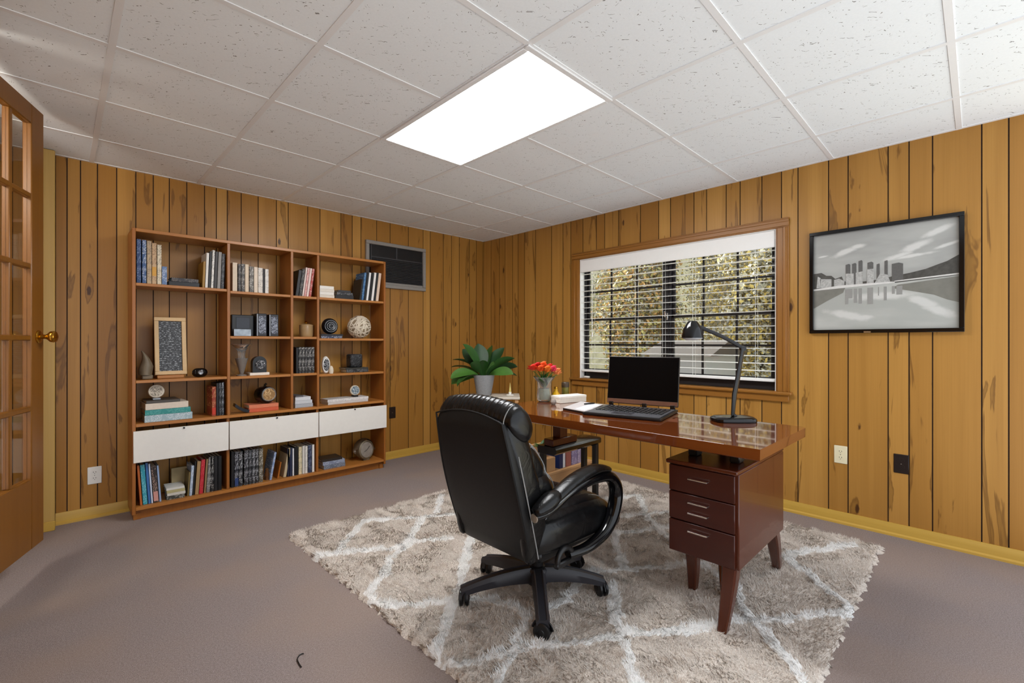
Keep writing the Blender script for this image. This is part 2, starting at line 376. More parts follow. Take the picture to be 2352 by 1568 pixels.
tb = MB().box((-0.085, 4.088, 0), (-0.021, 4.10, .06), 0.003); struct(tb.build('trim_2', M_TRIMX), 'short yellow baseboard at the foot of the corner post', 'trim')
# door frame trim
cm = MB(); cm.box((XL - .125, DY0 - .07, 0), (XL + .018, DY0, DZT + .015), .003); cm.box((XL - .125, DY1, 0), (XL + .018, DY1 + .07, DZT + .015), .003); cm.box((XL - .125, DY0, DZB - .03), (XL + .03, DY1, DZB), .003)
struct(cm.build('trim_3', M_CASEZ), 'casing and raised sill of the doorway', 'trim')
# ------------------------------------------------------------------ door
dd = Vector((0.331, 0.9436, 0)).normalized()            # towards the latch
dn = Vector((0.9436, -0.331, 0)).normalized()           # room side
latch = Vector((-0.06, 3.438, 0)); DW = 0.76; DT = 0.036
hinge = latch - dd * DW
door = thing('door_1', 'glazed pine door with brass knob standing ajar at the left edge', 'door', hinge, 0, kind='structure')
MD = Matrix(((dd.x, -dn.x, 0, hinge.x), (dd.y, -dn.y, 0, hinge.y), (0, 0, 1, 0), (0, 0, 0, 1)))   # local: u along the door, depth away from the room
WM[door.name] = Matrix.Translation(hinge)
def PD(px, py):       # sight line onto the door face -> u, z
    t = (px - 1176) / FPX; ray = Vector((ca + t * sa, sa - t * ca, 0))
    k = hinge.dot(dn) / ray.dot(dn); p = ray * k
    return ((p - hinge).dot(dd), HC - (py - Y0) / FPX * k)
zb, zt = 0.15, 2.38
stile = 0.115; uL, uR = stile, DW - PD(72, 700)[0] if False else PD(73, 700)[0]
rails = [PD(73, q)[1] for q in (284, 449, 611, 776, 939, 1100)]
pw = 0.026; nc = 3
cols = [uL + (uR - uL) * i / nc for i in range(nc + 1)]
fm = MB()
def dbox(m, u0, u1, z0, z1, a, b, bev=.004): m.box((u0, a, z0), (u1, b, z1), bev, MD)
dbox(fm, 0, uL, zb, zt, 0, DT); dbox(fm, uR, DW, zb, zt, 0, DT)
dbox(fm, uL, uR, rails[0], zt, 0, DT); dbox(fm, uL, uR, zb, rails[5], 0, DT)
fm.build('door_frame', M_DOOR, door, world=True)
mm = MB()
for c in cols[1:-1]: dbox(mm, c - pw / 2, c + pw / 2, rails[5], rails[0], .004, DT - .004)
for r in rails[1:-1]: dbox(mm, uL, uR, r - pw / 2, r + pw / 2, .003, DT - .003)
mm.build('muntin', M_DOOR, door, world=True)
for i in range(nc):
    for j in range(5):
        g = MB(); u0, u1 = cols[i] + pw / 2 * (i > 0), cols[i + 1] - pw / 2 * (i < nc - 1)
        dbox(g, u0, u1, rails[j + 1] + pw / 2 * (j < 4), rails[j] - pw / 2 * (j > 0), .016, .020, 0); g.build('pane', M_DGLASS, door, world=True, smooth=0)
ku, kz = PD(90, 773); kc = hinge + dd * (DW - .055) + Vector((0, 0, kz))
kn = MB(); q = dn.to_track_quat('Z', 'Y').to_matrix().to_4x4(); Mk = Matrix.Translation(kc) @ q
kn.lathe([(0, -.001), (.033, -.001), (.034, .004), (.028, .009), (.012, .011), (.011, .028), (.016, .036), (.027, .046), (.030, .058), (.026, .068), (.012, .074), (0, .075)], n=28, M=Mk)
tag(kn.build('door_knob', M_BRASS, door, world=True), 'polished brass knob', None)
hl_d = bpy.data.lights.new('hall_fill', 'POINT'); hl_d.energy = 22; hl_d.shadow_soft_size = .12; hl_d.color = (1, .93, .82)   # added unseen light, brightens what shows through the door glass
hl_o = bpy.data.objects.new('hall_fill', hl_d); C.objects.link(hl_o); hl_o.location = (-.85, 2.75, 2.15)
# ------------------------------------------------------------------ ceiling light
LX0, LX1, LY0, LY1 = GX, GX + GS, GY, GY + 2 * GS
lt = thing('ceiling_light', 'lit rectangular fluorescent panel set in the tiled ceiling', 'ceiling light', ((LX0 + LX1) / 2, (LY0 + LY1) / 2, ZC - .012))
f = MB(); e = .024
for a, b in (((LX0 - .004, LY0 - .004), (LX1 + .004, LY0 + e)), ((LX0 - .004, LY1 - e), (LX1 + .004, LY1 + .004)), ((LX0 - .004, LY0 + e), (LX0 + e, LY1 - e)), ((LX1 - e, LY0 + e), (LX1 + .004, LY1 - e))):
    f.box((*a, ZC - .012), (*b, ZC - .004), .002)
f.build('frame', M_TEE, lt, world=True); f = MB().box((LX0 + e, LY0 + e, ZC - .010), (LX1 - e, LY1 - e, ZC - .005)); tag(f.build('diffuser', M_EMIT, lt, world=True, smooth=0), 'glowing white diffuser', None)
# ------------------------------------------------------------------ window
win = thing('window_1', 'dark framed double window with brown wooden casing', 'window', (XR, (WY0 + WY1) / 2, WZ0), kind='structure')
cz = MB(); cw = 0.085
def casing(m, vertical, u0, u1, z0, z1):   # stepped moulding
    for a, (o0, o1) in ((.012, (0, 1)), (.02, (.12, .88)), (.026, (.55, .8))):
        if vertical:
            w = u1 - u0
            m.box((XR - a, u0 + w * o0 if vertical > 0 else u1 - w * o1, z0), (XR - .0005, u0 + w * o1 if vertical > 0 else u1 - w * o0, z1), .003)
        else:
            h = z1 - z0; m.box((XR - a, u0, z0 + h * o0), (XR - .0005, u1, z0 + h * o1), .003)
casing(cz, 1, WY1, WY1 + cw, WZ0, WZ1); casing(cz, -1, WY0 - cw, WY0, WZ0, WZ1); cz.build('side_casing', M_CASEZ, win, world=True)
cz = MB(); casing(cz, 0, WY0 - cw, WY1 + cw, WZ1, WZ1 + cw * .8); cz.build('head_casing', M_CASE, win, world=True)
cz = MB().box((XR - .045, WY0 - cw - .02, WZ0 - .02), (XR + .02, WY1 + cw + .02, WZ0 + .002), .006); cz.box((XR - .022, WY0 - cw, WZ0 - .07), (XR - .0005, WY1 + cw, WZ0 - .02), .004); cz.build('sill', M_CASE, win, world=True)
jb = MB(); jt = .008
jb.box((XR, WY0, WZ0), (XR + .10, WY0 + jt, WZ1)); jb.box((XR, WY1 - jt, WZ0), (XR + .10, WY1, WZ1)); jb.box((XR, WY0 + jt, WZ1 - jt), (XR + .1, WY1 - jt, WZ1)); jb.build('jamb', M_BLIND, win, world=True, smooth=0)
y_mL, y_mR = PX(1521, 650, XR + .09)[0], PX(1552, 650, XR + .09)[0]
zm = PX(1650, 722, XR + .08)[1]
ymc = (y_mL + y_mR) / 2; units = ((WY0 + jt, ymc - .012), (ymc + .012, WY1 - jt))
fr = MB(); fr.box((XR + .055, ymc - .012, WZ0), (XR + .115, ymc + .012, WZ1), .003)
fw = .022
for a, b in units:
    for p, q2 in (((a, WZ0), (a + fw, WZ1)), ((b - fw, WZ0), (b, WZ1)), ((a, WZ0), (b, WZ0 + .07)), ((a, WZ1 - .04), (b, WZ1))): fr.box((XR + .06, p[0], p[1]), (XR + .115, q2[0], q2[1]), .003)
fr.build('window_frame', M_BRONZE, win, world=True)
for a, b in units:
    for lo, hi, xo in ((WZ0 + .07, zm + .012, .066), (zm - .014, WZ1 - .04, .0865)):
        s = MB(); sw = .024; y0_, y1_ = a + fw, b - fw
        for p, q2 in (((y0_, lo), (y0_ + sw, hi)), ((y1_ - sw, lo), (y1_, hi)), ((y0_, lo), (y1_, lo + sw)), ((y0_, hi - sw), (y1_, hi))): s.box((XR + xo, p[0], p[1]), (XR + xo + .02, q2[0], q2[1]), .003)
        sash = s.build('sash', M_BRONZE, win, world=True)
        m2 = MB()
        for k in (1, 2):
            yy = y0_ + (y1_ - y0_) * k / 3; m2.box((XR + xo + .004, yy - .008, lo), (XR + xo + .014, yy + .008, hi))
        zz = (lo + hi) / 2; m2.box((XR + xo + .003, y0_, zz - .008), (XR + xo + .0135, y1_, zz + .008)); m2.build('muntin', M_BRONZE, sash, world=True, smooth=0)
        g = MB().box((XR + xo + .008, y0_ + .01, lo + .01), (XR + xo + .0105, y1_ - .01, hi - .01)); g.build('pane', M_PANE, sash, world=True, smooth=0)
lk = MB().box((XR + .045, (y_mL + y_mR) / 2 - .012, zm - .03), (XR + .056, (y_mL + y_mR) / 2 + .002, zm + .03), .003).box((XR + .04, (y_mL + y_mR) / 2 + .004, zm - .005), (XR + .056, (y_mL + y_mR) / 2 + .02, zm + .045), .003); lk.build('sash_latch', M_METAL, win, world=True)
m = MB().box((XR + .012, WY1 - .10, WZ0 + .002), (XR + .035, WY1 - .035, WZ0 + .022), .006); tag(m.build('sash_stop', M_WHITE, win, world=True), 'small white plastic stop', None)
# blind
bl = thing('window_blind', 'white horizontal slat blind lowered in front of the window', 'window blind', (XR + .03, (WY0 + WY1) / 2, WZ0 + .06))
vz0 = WZ1 - .13
v = MB().box((XR - .008, WY0 + .01, vz0), (XR + .006, WY1 - .01, WZ1 - .01), .004).box((XR + .008, WY0 + .02, WZ1 - .06), (XR + .05, WY1 - .02, WZ1 - .01)); v.build('valance', M_BLIND, bl, world=True)
ns = 17; zlo = WZ0 + .085
for i in range(ns):
    z = zlo + .03 + (vz0 - zlo - .02) * (i + .5) / ns
    m = MB(); tl = R(-3 + random.uniform(-2, 2)); dy = random.uniform(-.003, .003)
    Ms = Matrix.Translation((XR + .027, 0, z)) @ Matrix.Rotation(tl, 4, 'Y')
    m.box((-.024, WY0 + .014, -.0018), (.024, WY1 - .014, .0018), .001, Ms); m.build('slat', M_BLIND, bl, world=True, smooth=0)
m = MB().box((XR + .006, WY0 + .014, zlo - .02), (XR + .05, WY1 - .014, zlo + .002), .004); m.build('bottom_rail', M_BLIND, bl, world=True)
for k in (.08, .35, .5, .65, .92):
    yy = WY0 + (WY1 - WY0) * k; m = MB()
    for dx in (.001, .053): m.tube([(XR + dx, yy, zlo), (XR + dx, yy, vz0 + .01)], .0011, 5)
    m.build('ladder_cord', M_BLIND, bl, world=True)
wc = (XR + .001, WY1 - .16); m = MB().tube([(wc[0] - .012, wc[1], vz0), (wc[0] - .012, wc[1] + .004, 1.28)], .002, 6); m.tube([(wc[0] - .012, wc[1] + .004, 1.28), (wc[0] - .012, wc[1] + .004, 1.24)], .006, 8); m.build('pull_cord', M_BLIND, bl, world=True)
# ------------------------------------------------------------------ outdoors
M_GRASS = plain('outdoor_ground', 'b0aa92', 0.9, var=0.4, scale=14)
M_HILL = plain('wooded_hill', '5c5a44', 0.95, var=0.7, scale=3)
hl = MB().prism([(14, -12, -.5), (17, -12, 2.2), (22, -12, 6.5), (25, -12, 7.5), (25, -12, -.5)], (0, 38, 0)); struct(hl.build('hillside', M_HILL, smooth=0), 'brown wooded hillside far behind the trees', 'hill')
og = MB().box((XR + .2, -12, -.55), (26, 26, -.5)); struct(og.build('ground', M_GRASS, smooth=0), 'leaf strewn ground outside the window', 'ground')
LEAFC = ['c2ad62', 'a39c62', '8c9660', 'b8945c', '8e8e82', 'd0c48c', 'bab8a6']
LEAFM = [plain('leaf_' + str(i), c, 0.7, var=0.3, scale=30) for i, c in enumerate(LEAFC)]
M_BARK = plain('bark', '4a4038', 0.9, var=0.3)
def tree(x, y, h, w, seed, cols, label, trunkh=.8):
    rs = np.random.RandomState(seed)
    t = thing('autumn_tree', label, 'tree', (x, y, -.5), group='trees beyond the window')
    k = MB().tube([(0, 0, 0), (.05, .03, h * .35), (-.03, .06, h * .8)], [.11, .08, .03], 8)
    for j in range(6):
        a = rs.rand() * 6.28; z = h * (.25 + .5 * rs.rand()); k.tube([(0, 0, z), (math.cos(a) * w * .4, math.sin(a) * w * .4, z + h * .15)], [.03, .01], 5)
    k.build('trunk', M_BARK, t)
    N = 24000
    p = rs.normal(size=(N, 3)); p /= np.linalg.norm(p, axis=1)[:, None]; rr = rs.rand(N) ** .45
    lump = 1 + .25 * np.sin(p[:, 0] * 5 + seed) * np.cos(p[:, 2] * 6 + p[:, 1] * 4)
    c = p * (rr * lump)[:, None] * np.array([w * .42, w * .44, h * .44]) + np.array([0, 0, h * .56])
    c[:, 2] = np.maximum(c[:, 2], .05)
    a = rs.normal(size=(N, 3)); a /= np.linalg.norm(a, axis=1)[:, None]; b = np.cross(a, rs.normal(size=(N, 3))); b /= np.linalg.norm(b, axis=1)[:, None]
    s = (.022 + .03 * rs.rand(N))[:, None]
    V = np.stack([c - a * s, c + b * s * .6, c + a * s, c - b * s * .6], 1).reshape(-1, 3)
    me = bpy.data.meshes.new('foliage'); me.vertices.add(4 * N); me.vertices.foreach_set('co', V.ravel()); me.loops.add(4 * N); me.loops.foreach_set('vertex_index', np.arange(4 * N)); me.polygons.add(N); me.polygons.foreach_set('loop_start', np.arange(N) * 4)
    me.update(calc_edges=True)
    for q in cols: me.materials.append(LEAFM[q])
    me.polygons.foreach_set('material_index', rs.randint(0, len(cols), N)); me.validate()
    o = bpy.data.objects.new('foliage', me); C.objects.link(o); o.parent = t
tl_ = [(8.0, 0.6, 4.2, 2.0, (1, 2, 4), 'yellow green tree at the far right of the window'), (9.1, 2.75, 4.4, 2.0, (0, 4, 6), 'pale yellow tree behind the right window sash'), (8.6, 5.0, 4.4, 2.0, (1, 4, 3), 'grey green tree just left of the shed'), (8.6, 7.2, 4.4, 2.0, (5, 2, 4), 'golden tree behind the left window sash'), (8.6, 9.4, 4.4, 2.0, (4, 6, 2), 'dull pale tree farthest left beyond the window'),
       (11.6, 1.5, 6.5, 2.4, (4, 6, 3), 'tall orange tinged tree at the upper right of the window'), (11.6, 4.2, 6.5, 2.4, (0, 6, 4), 'tall pale tree above the window mullion'), (11.6, 6.9, 6.5, 2.4, (4, 1, 6), 'tall greyish tree at the upper left of the window'), (11.6, 9.6, 6.5, 2.4, (2, 4), 'tall dull green tree at the upper far left of the window'), (11.6, 12.3, 6.5, 2.4, (1, 4), 'tall brownish tree beyond all others on the left')]
for i, (x, y, h, w, cl, lb) in enumerate(tl_): tree(x, y, h, w, 11 + i, cl, lb)
M_SID = plain('grey_siding', '8d8f90', 0.7, var=0.06)
M_DROOF = plain('dark_roof', '3a3632', 0.8, var=0.1)
sy0, sy1 = PX(1622, 800, 6.3)[0], PX(1492, 800, 6.3)[0]
sh = thing('garden_shed', 'grey sided shed with a dark roof outside the window', 'shed', (6.9, (sy0 + sy1) / 2, -.5))
m = MB()
for k in range(10): m.prism([(6.3 - .02, sy0, -.5 + k * .15), (6.3, sy0, -.5 + k * .15 + .15), (6.32, sy0, -.5 + k * .15 + .15), (6.32, sy0, -.5 + k * .15)], (0, sy1 - sy0, 0))
m.box((6.32, sy0, -.5), (7.5, sy1, 1.0)); m.build('siding', M_SID, sh, world=True, smooth=0)
m = MB().prism([(6.2, sy0 - .1, 1.0), (6.9, sy0 - .1, 1.22), (7.6, sy0 - .1, 1.0)], (0, sy1 - sy0 + .2, 0)); m.build('roof', M_DROOF, sh, world=True, smooth=0)
# ------------------------------------------------------------------ vent, outlets, picture
vx0, vx1 = PY(838, 600, YB)[0], PY(975, 600, YB)[0]; vz1, vz0_ = 2.19, 1.735
vt = thing('wall_vent', 'black louvred air unit in a grey frame high beside the bookshelf', 'air vent', ((vx0 + vx1) / 2, YB, vz0_))
m = MB(); b = .035
for p, q2 in (((vx0, vz0_), (vx1, vz0_ + b)), ((vx0, vz1 - b), (vx1, vz1)), ((vx0, vz0_ + b), (vx0 + b, vz1 - b)), ((vx1 - b, vz0_ + b), (vx1, vz1 - b))): m.box((p[0], YB - .03, p[1]), (q2[0], YB - .0005, q2[1]), .004)
m.build('frame', M_GREYF, vt, world=True)
m = MB().box((vx0 + b, YB - .008, vz0_ + b), (vx1 - b, YB - .0005, vz1 - b)); m.build('back_panel', M_BLACK, vt, world=True, smooth=0)
m = MB().box((vx0 + b + .03, YB - .014, vz1 - b - .125), (vx1 - b - .01, YB - .008, vz1 - b - .115)).box(((vx0 + vx1) / 2 - .01, YB - .014, vz1 - b - .115), ((vx0 + vx1) / 2 + .005, YB - .008, vz1 - b)); m.box((vx0 + b + .02, YB - .014, vz0_ + b), (vx0 + b + .03, YB - .008, vz1 - b)); m.build('divider_bar', M_LOUV, vt, world=True, smooth=0)
for k in range(14):
    z = vz0_ + b + .03 + k * .0165
    m = MB().prism([(vx0 + b + .035, YB - .008, z), (vx0 + b + .035, YB - .022, z - .006), (vx0 + b + .035, YB - .024, z - .002), (vx0 + b + .035, YB - .008, z + .006)], (vx1 - vx0 - 2 * b - .05, 0, 0)); m.build('louver', M_LOUV, vt, world=True, smooth=0)
m = MB().box((vx0 + b, YB - .02, vz0_ + b), (vx1 - b, YB - .008, vz0_ + b + .022), .002); m.build('sill_strip', M_GREYF, vt, world=True)
def outlet(cx, cz_, wall, mat, matslot, label, w=.072, h=.116, kind='duplex'):
    loc = (cx, YB, cz_) if wall == 'A' else (XR, cx, cz_)
    t = thing('wall_outlet', label, 'outlet', loc)
    Mo = Matrix.Translation(loc) @ (Matrix.Identity(4) if wall == 'A' else Matrix.Rotation(R(-90), 4, 'Z'))
    m = MB().box((-w / 2, -.006, -h / 2), (w / 2, -.0004, h / 2), .003, Mo); m.build('cover_plate', mat, t, world=True)
    for s in (-1, 1):
        m = MB().lathe([(0, 0), (.0165, 0), (.0165, .0025), (0, .0026)], n=20, M=Mo @ Matrix.Translation((0, -.006, s * .02)) @ Matrix.Rotation(R(90), 4, 'X')); sk = m.build('socket', mat, t, world=True)
        m = MB()
        for dx in (-.006, .006): m.box((dx - .0012, -.0092, s * .02 - .001), (dx + .0012, -.0087, s * .02 + .007), 0, Mo)
        m.box((-.002, -.0092, s * .02 - .009), (.002, -.0087, s * .02 - .006), 0, Mo); m.build('slot', matslot, sk, world=True, smooth=0)
    m = MB().lathe([(0, 0), (.003, 0), (.0025, .0015), (0, .0015)], n=10, M=Mo @ Matrix.Translation((0, -.006, 0)) @ Matrix.Rotation(R(90), 4, 'X')); m.build('screw', M_METAL, t, world=True)
outlet(.168, .285, 'A', M_WHITE, M_BLACK, 'white wall outlet between the door and the bookshelf')
outlet(2.425, .468, 'A', M_BROWNP, M_BLACK, 'dark brown wall outlet right of the bookshelf')
outlet(.636, .449, 'B', M_IVORY, M_BLACK, 'ivory duplex outlet on the wall right of the desk')
outlet(.331, .445, 'B', M_BROWNP, M_BLACK, 'dark brown outlet below the city picture')
# picture
py0, py1, pz0, pz1 = .055, .806, 1.246, 1.925
pc = thing('framed_picture', 'black framed grey city skyline print on the window wall', 'picture', (XR, (py0 + py1) / 2, pz0))
m = MB(); b = .023
for p, q2 in (((py0, pz0), (py1, pz0 + b)), ((py0, pz1 - b), (py1, pz1)), ((py0, pz0 + b), (py0 + b, pz1 - b)), ((py1 - b, pz0 + b), (py1, pz1 - b))): m.box((XR - .035, p[0], p[1]), (XR - .001, q2[0], q2[1]), .002)
m.build('frame', M_BLACKG, pc, world=True)
PWd, PHt = py1 - py0 - 2 * b, pz1 - pz0 - 2 * b
def PP(s, t, dep): return (XR - .012 - dep, py1 - b - s * PWd, pz0 + b + t * PHt)    # s: 0 left..1 right, t: 0 bottom..1 top
def print_mat(name, lo, hi, blobs, cl):
    n = NT(name); tc = n.n('ShaderNodeTexCoord'); tot = None
    wv = n.noise(n.coord((1, 9, 14)), 1.0, 4, .6)
    for s_, t_, rs_, rt_, rot in blobs:
        mp = n.n('ShaderNodeMapping'); mp.vector_type = 'TEXTURE'
        yy = py1 - b - s_ * PWd - (py0 + py1) / 2; zz = b + t_ * PHt
        mp.inputs[1].default_value = (0, yy, zz); mp.inputs[2].default_value = (-rot, 0, 0); mp.inputs[3].default_value = (1, rs_ * PWd, rt_ * PHt)
        n.l(tc.outputs['Object'], mp.inputs[0]); sp = n.n('ShaderNodeSeparateXYZ'); n.l(mp.outputs[0], sp.inputs[0])
        d = n.math('SQRT', n.math('ADD', n.math('POWER', sp.outputs[1], 2.0), n.math('POWER', sp.outputs[2], 2.0)))
        d = n.math('ADD', d, n.math('MULTIPLY', n.math('SUBTRACT', wv, .5), 1.3)); q = n.math('SUBTRACT', 1.0, n.ramp(d, .35, 1.05))
        tot = q if tot is None else n.math('MAXIMUM', tot, q)
    fz = n.noise(n.coord((1, 1.2, 4)), 2.0, 3, 0.5)
    n.col(n.mix(n.math('MULTIPLY', tot, .8), n.mix(n.ramp(fz, .35, .7), lin(lo), lin(hi)), lin(cl)))
    return n.set(.3, 0, .25)
M_PSKY = print_mat('print_sky', '9b9b97', 'adada8', ((.25, .80, .14, .035, .35), (.34, .84, .09, .03, .1), (.07, .775, .05, .012, .1), (.62, .70, .12, .03, .3), (.74, .78, .14, .045, .35), (.88, .90, .14, .035, .4), (.70, .69, .2, .02, .1), (.93, .76, .1, .02, .3)), 'd4d3ce')
M_PWAT = print_mat('print_water', 'a5a6a0', 'b6b6b0', ((.25, .15, .2, .05, -.25), (.36, .12, .1, .03, 0), (.78, .25, .14, .05, -.5), (.88, .16, .14, .05, -.4), (.5, .33, .3, .05, 0)), 'cccbc6')
def gm_(h, var=.12, sc=60): return plain('print_' + h, h, .3, var=var, scale=sc)
def poly(pts, mat, dep, name):
    m = MB(); m.add([PP(s, t, dep) for s, t in pts], [list(range(len(pts)))]); return m.build(name, mat, pc, world=True, smooth=0)
paper = MB().box(PP(0, 0, 0), (XR - .004, py0 + b, pz1 - b)); paper = paper.build('print', M_PSKY, pc, world=True, smooth=0)
def ppart(name, polys, mat, dep):
    for pts in polys:
        m = MB(); m.add([PP(s, t, dep) for s, t in pts], [list(range(len(pts)))]); m.build(name, mat, paper, world=True, smooth=0)
HZ = .445
ppart('water', [[(0, 0), (1, 0), (1, HZ + .03), (0, HZ - .02)]], M_PWAT, .0005)
ppart('far_bank', [[(0, HZ - .02), (0, .60), (.02, .60), (.06, .605), (.1, .57), (.14, .565), (.17, .53), (.22, .55), (.235, .5), (.3, .475), (.5, .49), (.58, .51), (.7, .53), (.8, .555), (.88, .59), (.93, .61), (1, .66), (1, HZ + .03), (.6, HZ)]], gm_('4b4a46', .5, 55), .0012)
ppart('bank_reflection', [[(0, .23), (.1, .3), (.23, .38), (.25, HZ), (0, HZ - .03)], [(.58, .395), (.7, .36), (.85, .31), (.93, .26), (1, .23), (1, HZ + .02), (.62, HZ - .02)]], gm_('77766e', .2, 25), .0012)
tw_ = [(.25, .285, .665), (.297, .33, .668), (.345, .375, .69), (.41, .452, .665), (.475, .497, .64), (.53, .552, .665), (.58, .655, .63)]
ppart('tower', [[(a, HZ + .01), (bb, HZ + .01), (bb, t - .004), ((a + bb) / 2 + .008, t + .008), (a, t)] for a, bb, t in tw_], gm_('5d5c5a', .2, 90), .0016)
ppart('low_block', [[(.25, HZ + .01), (.31, HZ + .01), (.31, .57), (.25, .575)], [(.325, HZ + .01), (.375, HZ + .01), (.375, .585), (.325, .575)], [(.05, HZ), (.14, HZ), (.14, .53), (.05, .54)], [(.02, HZ), (.05, HZ + .0), (.055, .55), (.03, .57)], [(.16, HZ), (.24, HZ), (.24, .5), (.2, .53), (.16, .52)], [(.405, HZ + .01), (.455, HZ + .01), (.455, .6), (.405, .6)], [(.46, HZ + .01), (.57, HZ + .01), (.55, .53), (.5, .55)]], gm_('a9a8a4', .55, 110), .0019)
ppart('shore_line', [[(0, HZ - .025), (.6, HZ + .0), (.6, HZ + .015), (.2, HZ + .012), (0, HZ - .01)], [(.58, HZ + .01), (1, HZ + .035), (1, HZ + .05), (.6, HZ + .02)]], gm_('cfcdc8', .1), .0022)
ppart('tower_reflection', [[(a, t), (bb, t), (bb, HZ - .03), (a, HZ - .03)] for a, bb, t in ((.245, .27, .26), (.27, .3, .32), (.31, .335, .27), (.345, .37, .26), (.41, .45, .25), (.525, .545, .28), (.485, .492, .33), (.58, .6, .34), (.61, .65, .33))], gm_('8f8e8a', .1), .0016)
m = MB().box((XR - .037, .475, pz0 + .002), (XR - .034, .51, pz0 + .010)); m.build('frame_badge', M_METAL, pc, world=True, smooth=0)
# ------------------------------------------------------------------ rug
def vnoise(x, y, s, seed):
    rs = np.random.RandomState(seed); n_ = 256; L = rs.rand(n_, n_); u = x * s; v_ = y * s
    i = np.floor(u).astype(int); j = np.floor(v_).astype(int); fu = u - i; fv = v_ - j; fu = fu * fu * (3 - 2 * fu); fv = fv * fv * (3 - 2 * fv)
    g = lambda a, b: L[a % n_, b % n_]
    return (g(i, j) * (1 - fu) + g(i + 1, j) * fu) * (1 - fv) + (g(i, j + 1) * (1 - fu) + g(i + 1, j + 1) * fu) * fv
rx0, rx1, ry0, ry1 = .99, 3.38, .385, 2.97
RL = [[(1014, 1137), (1005, 1174)], [(725, 1276), (791, 1267), (900, 1258), (954, 1243), (1039, 1234)], [(836, 1195), (770, 1267)], [(836, 1195), (966, 1186), (1075, 1177)],
      [(972, 1186), (936, 1249), (900, 1279), (882, 1322), (845, 1358), (857, 1382), (912, 1391), (1026, 1379)],
      [(1075, 1255), (1057, 1346), (1032, 1388), (1026, 1436), (1002, 1479), (996, 1515), (1063, 1524), (1153, 1497), (1232, 1482), (1352, 1466), (1419, 1457), (1534, 1448), (1630, 1436), (1715, 1418), (1787, 1424), (1956, 1400)],
      [(1211, 1418), (1186, 1466), (1174, 1497), (1153, 1539), (1135, 1590), (1110, 1700)], [(1352, 1312), (1437, 1306), (1546, 1300), (1690, 1285)], [(1407, 1219), (1419, 1267), (1437, 1306)],
      [(1407, 1340), (1410, 1390), (1419, 1442), (1443, 1503), (1461, 1568), (1490, 1680)], [(1467, 1134), (1479, 1177), (1510, 1213), (1545, 1245), (1620, 1300), (1691, 1340)], [(1395, 1146), (1461, 1137)], [(1400, 1186), (1534, 1174)], [(1413, 1222), (1540, 1210)],
      [(1691, 1340), (1715, 1406), (1745, 1436), (1787, 1485), (1824, 1527), (1855, 1575), (1900, 1660)], [(1800, 1275), (1878, 1261), (1960, 1250)], [(1810, 1283), (1878, 1334), (1944, 1382), (1962, 1400)], [(1075, 1255), (1090, 1225), (1120, 1180)], [(1026, 1379), (1100, 1372), (1180, 1385), (1211, 1418)], [(1211, 1418), (1300, 1375), (1352, 1312)]]
step = .0068
nx, ny = int((rx1 - rx0) / step), int((ry1 - ry0) / step)
gx, gy = np.meshgrid(np.linspace(rx0, rx1, nx), np.linspace(ry0, ry1, ny), indexing='ij')
dist = np.full(gx.shape, 9.0)
wx = gx + .03 * (vnoise(gx, gy, 22, 1) - .5) + .02 * (vnoise(gx, gy, 50, 2) - .5); wy = gy + .03 * (vnoise(gx, gy, 22, 3) - .5) + .02 * (vnoise(gx, gy, 50, 4) - .5)
for L in RL:
    W = [PZ(px, py, RUGZ) for px, py in L]
    for (ax, ay), (bx, by) in zip(W[:-1], W[1:]):
        dx, dy = bx - ax, by - ay; q = dx * dx + dy * dy + 1e-9
        t = np.clip(((wx - ax) * dx + (wy - ay) * dy) / q, 0, 1)
        dist = np.minimum(dist, np.hypot(wx - ax - t * dx, wy - ay - t * dy))
line = 1 - np.clip((dist - .016) / .012, 0, 1); line = line * line * (3 - 2 * line)
tuft = vnoise(gx, gy, 75, 5) * .6 + vnoise(gx, gy, 38, 6) * .5 + vnoise(gx + gy * .4, gy * .5, 22, 7) * .5
edge = np.minimum(np.minimum(gx - rx0, rx1 - gx), np.minimum(gy - ry0, ry1 - gy)); ed = np.clip(edge / .025, 0, 1) ** .5
hz = (.004 + .011 * tuft + .007 * line * (.6 + .8 * vnoise(gx, gy, 40, 9))) * ed + .002
m_e = edge < .001
jx = gx + np.where(edge < .012, (vnoise(gx, gy, 60, 10) - .5) * .03, 0) + (NR.rand(*gx.shape) - .5) * step * .5; jy = gy + np.where(edge < .012, (vnoise(gx, gy, 60, 11) - .5) * .03, 0) + (NR.rand(*gx.shape) - .5) * step * .5
hz[m_e] = .0005
V = np.stack([jx, jy, hz], -1).reshape(-1, 3)
ii, jj = np.meshgrid(np.arange(nx - 1), np.arange(ny - 1), indexing='ij'); a = (ii * ny + jj).ravel()
F = np.stack([a, a + ny, a + ny + 1, a + 1], 1)
rc = Vector(((rx0 + rx1) / 2, (ry0 + ry1) / 2, 0)); V[:, 0] -= rc.x; V[:, 1] -= rc.y
me = bpy.data.meshes.new('area_rug'); me.vertices.add(len(V)); me.vertices.foreach_set('co', V.ravel()); me.loops.add(F.size); me.loops.foreach_set('vertex_index', F.ravel()); me.polygons.add(len(F)); me.polygons.foreach_set('loop_start', np.arange(len(F)) * 4); me.update(calc_edges=True)
me.polygons.foreach_set('use_smooth', [True] * len(F))
at = me.attributes.new('line', 'FLOAT', 'POINT'); at.data.foreach_set('value', line.ravel())
n = NT('shag_rug'); at = n.n('ShaderNodeAttribute', attribute_name='line')
f1 = n.noise(n.coord((1, .55, 1), rot=(0, 0, .5)), 230, 3, .7); f2 = n.noise(n.coord((1, .4, 1), rot=(0, 0, .6)), 28, 3, .6)
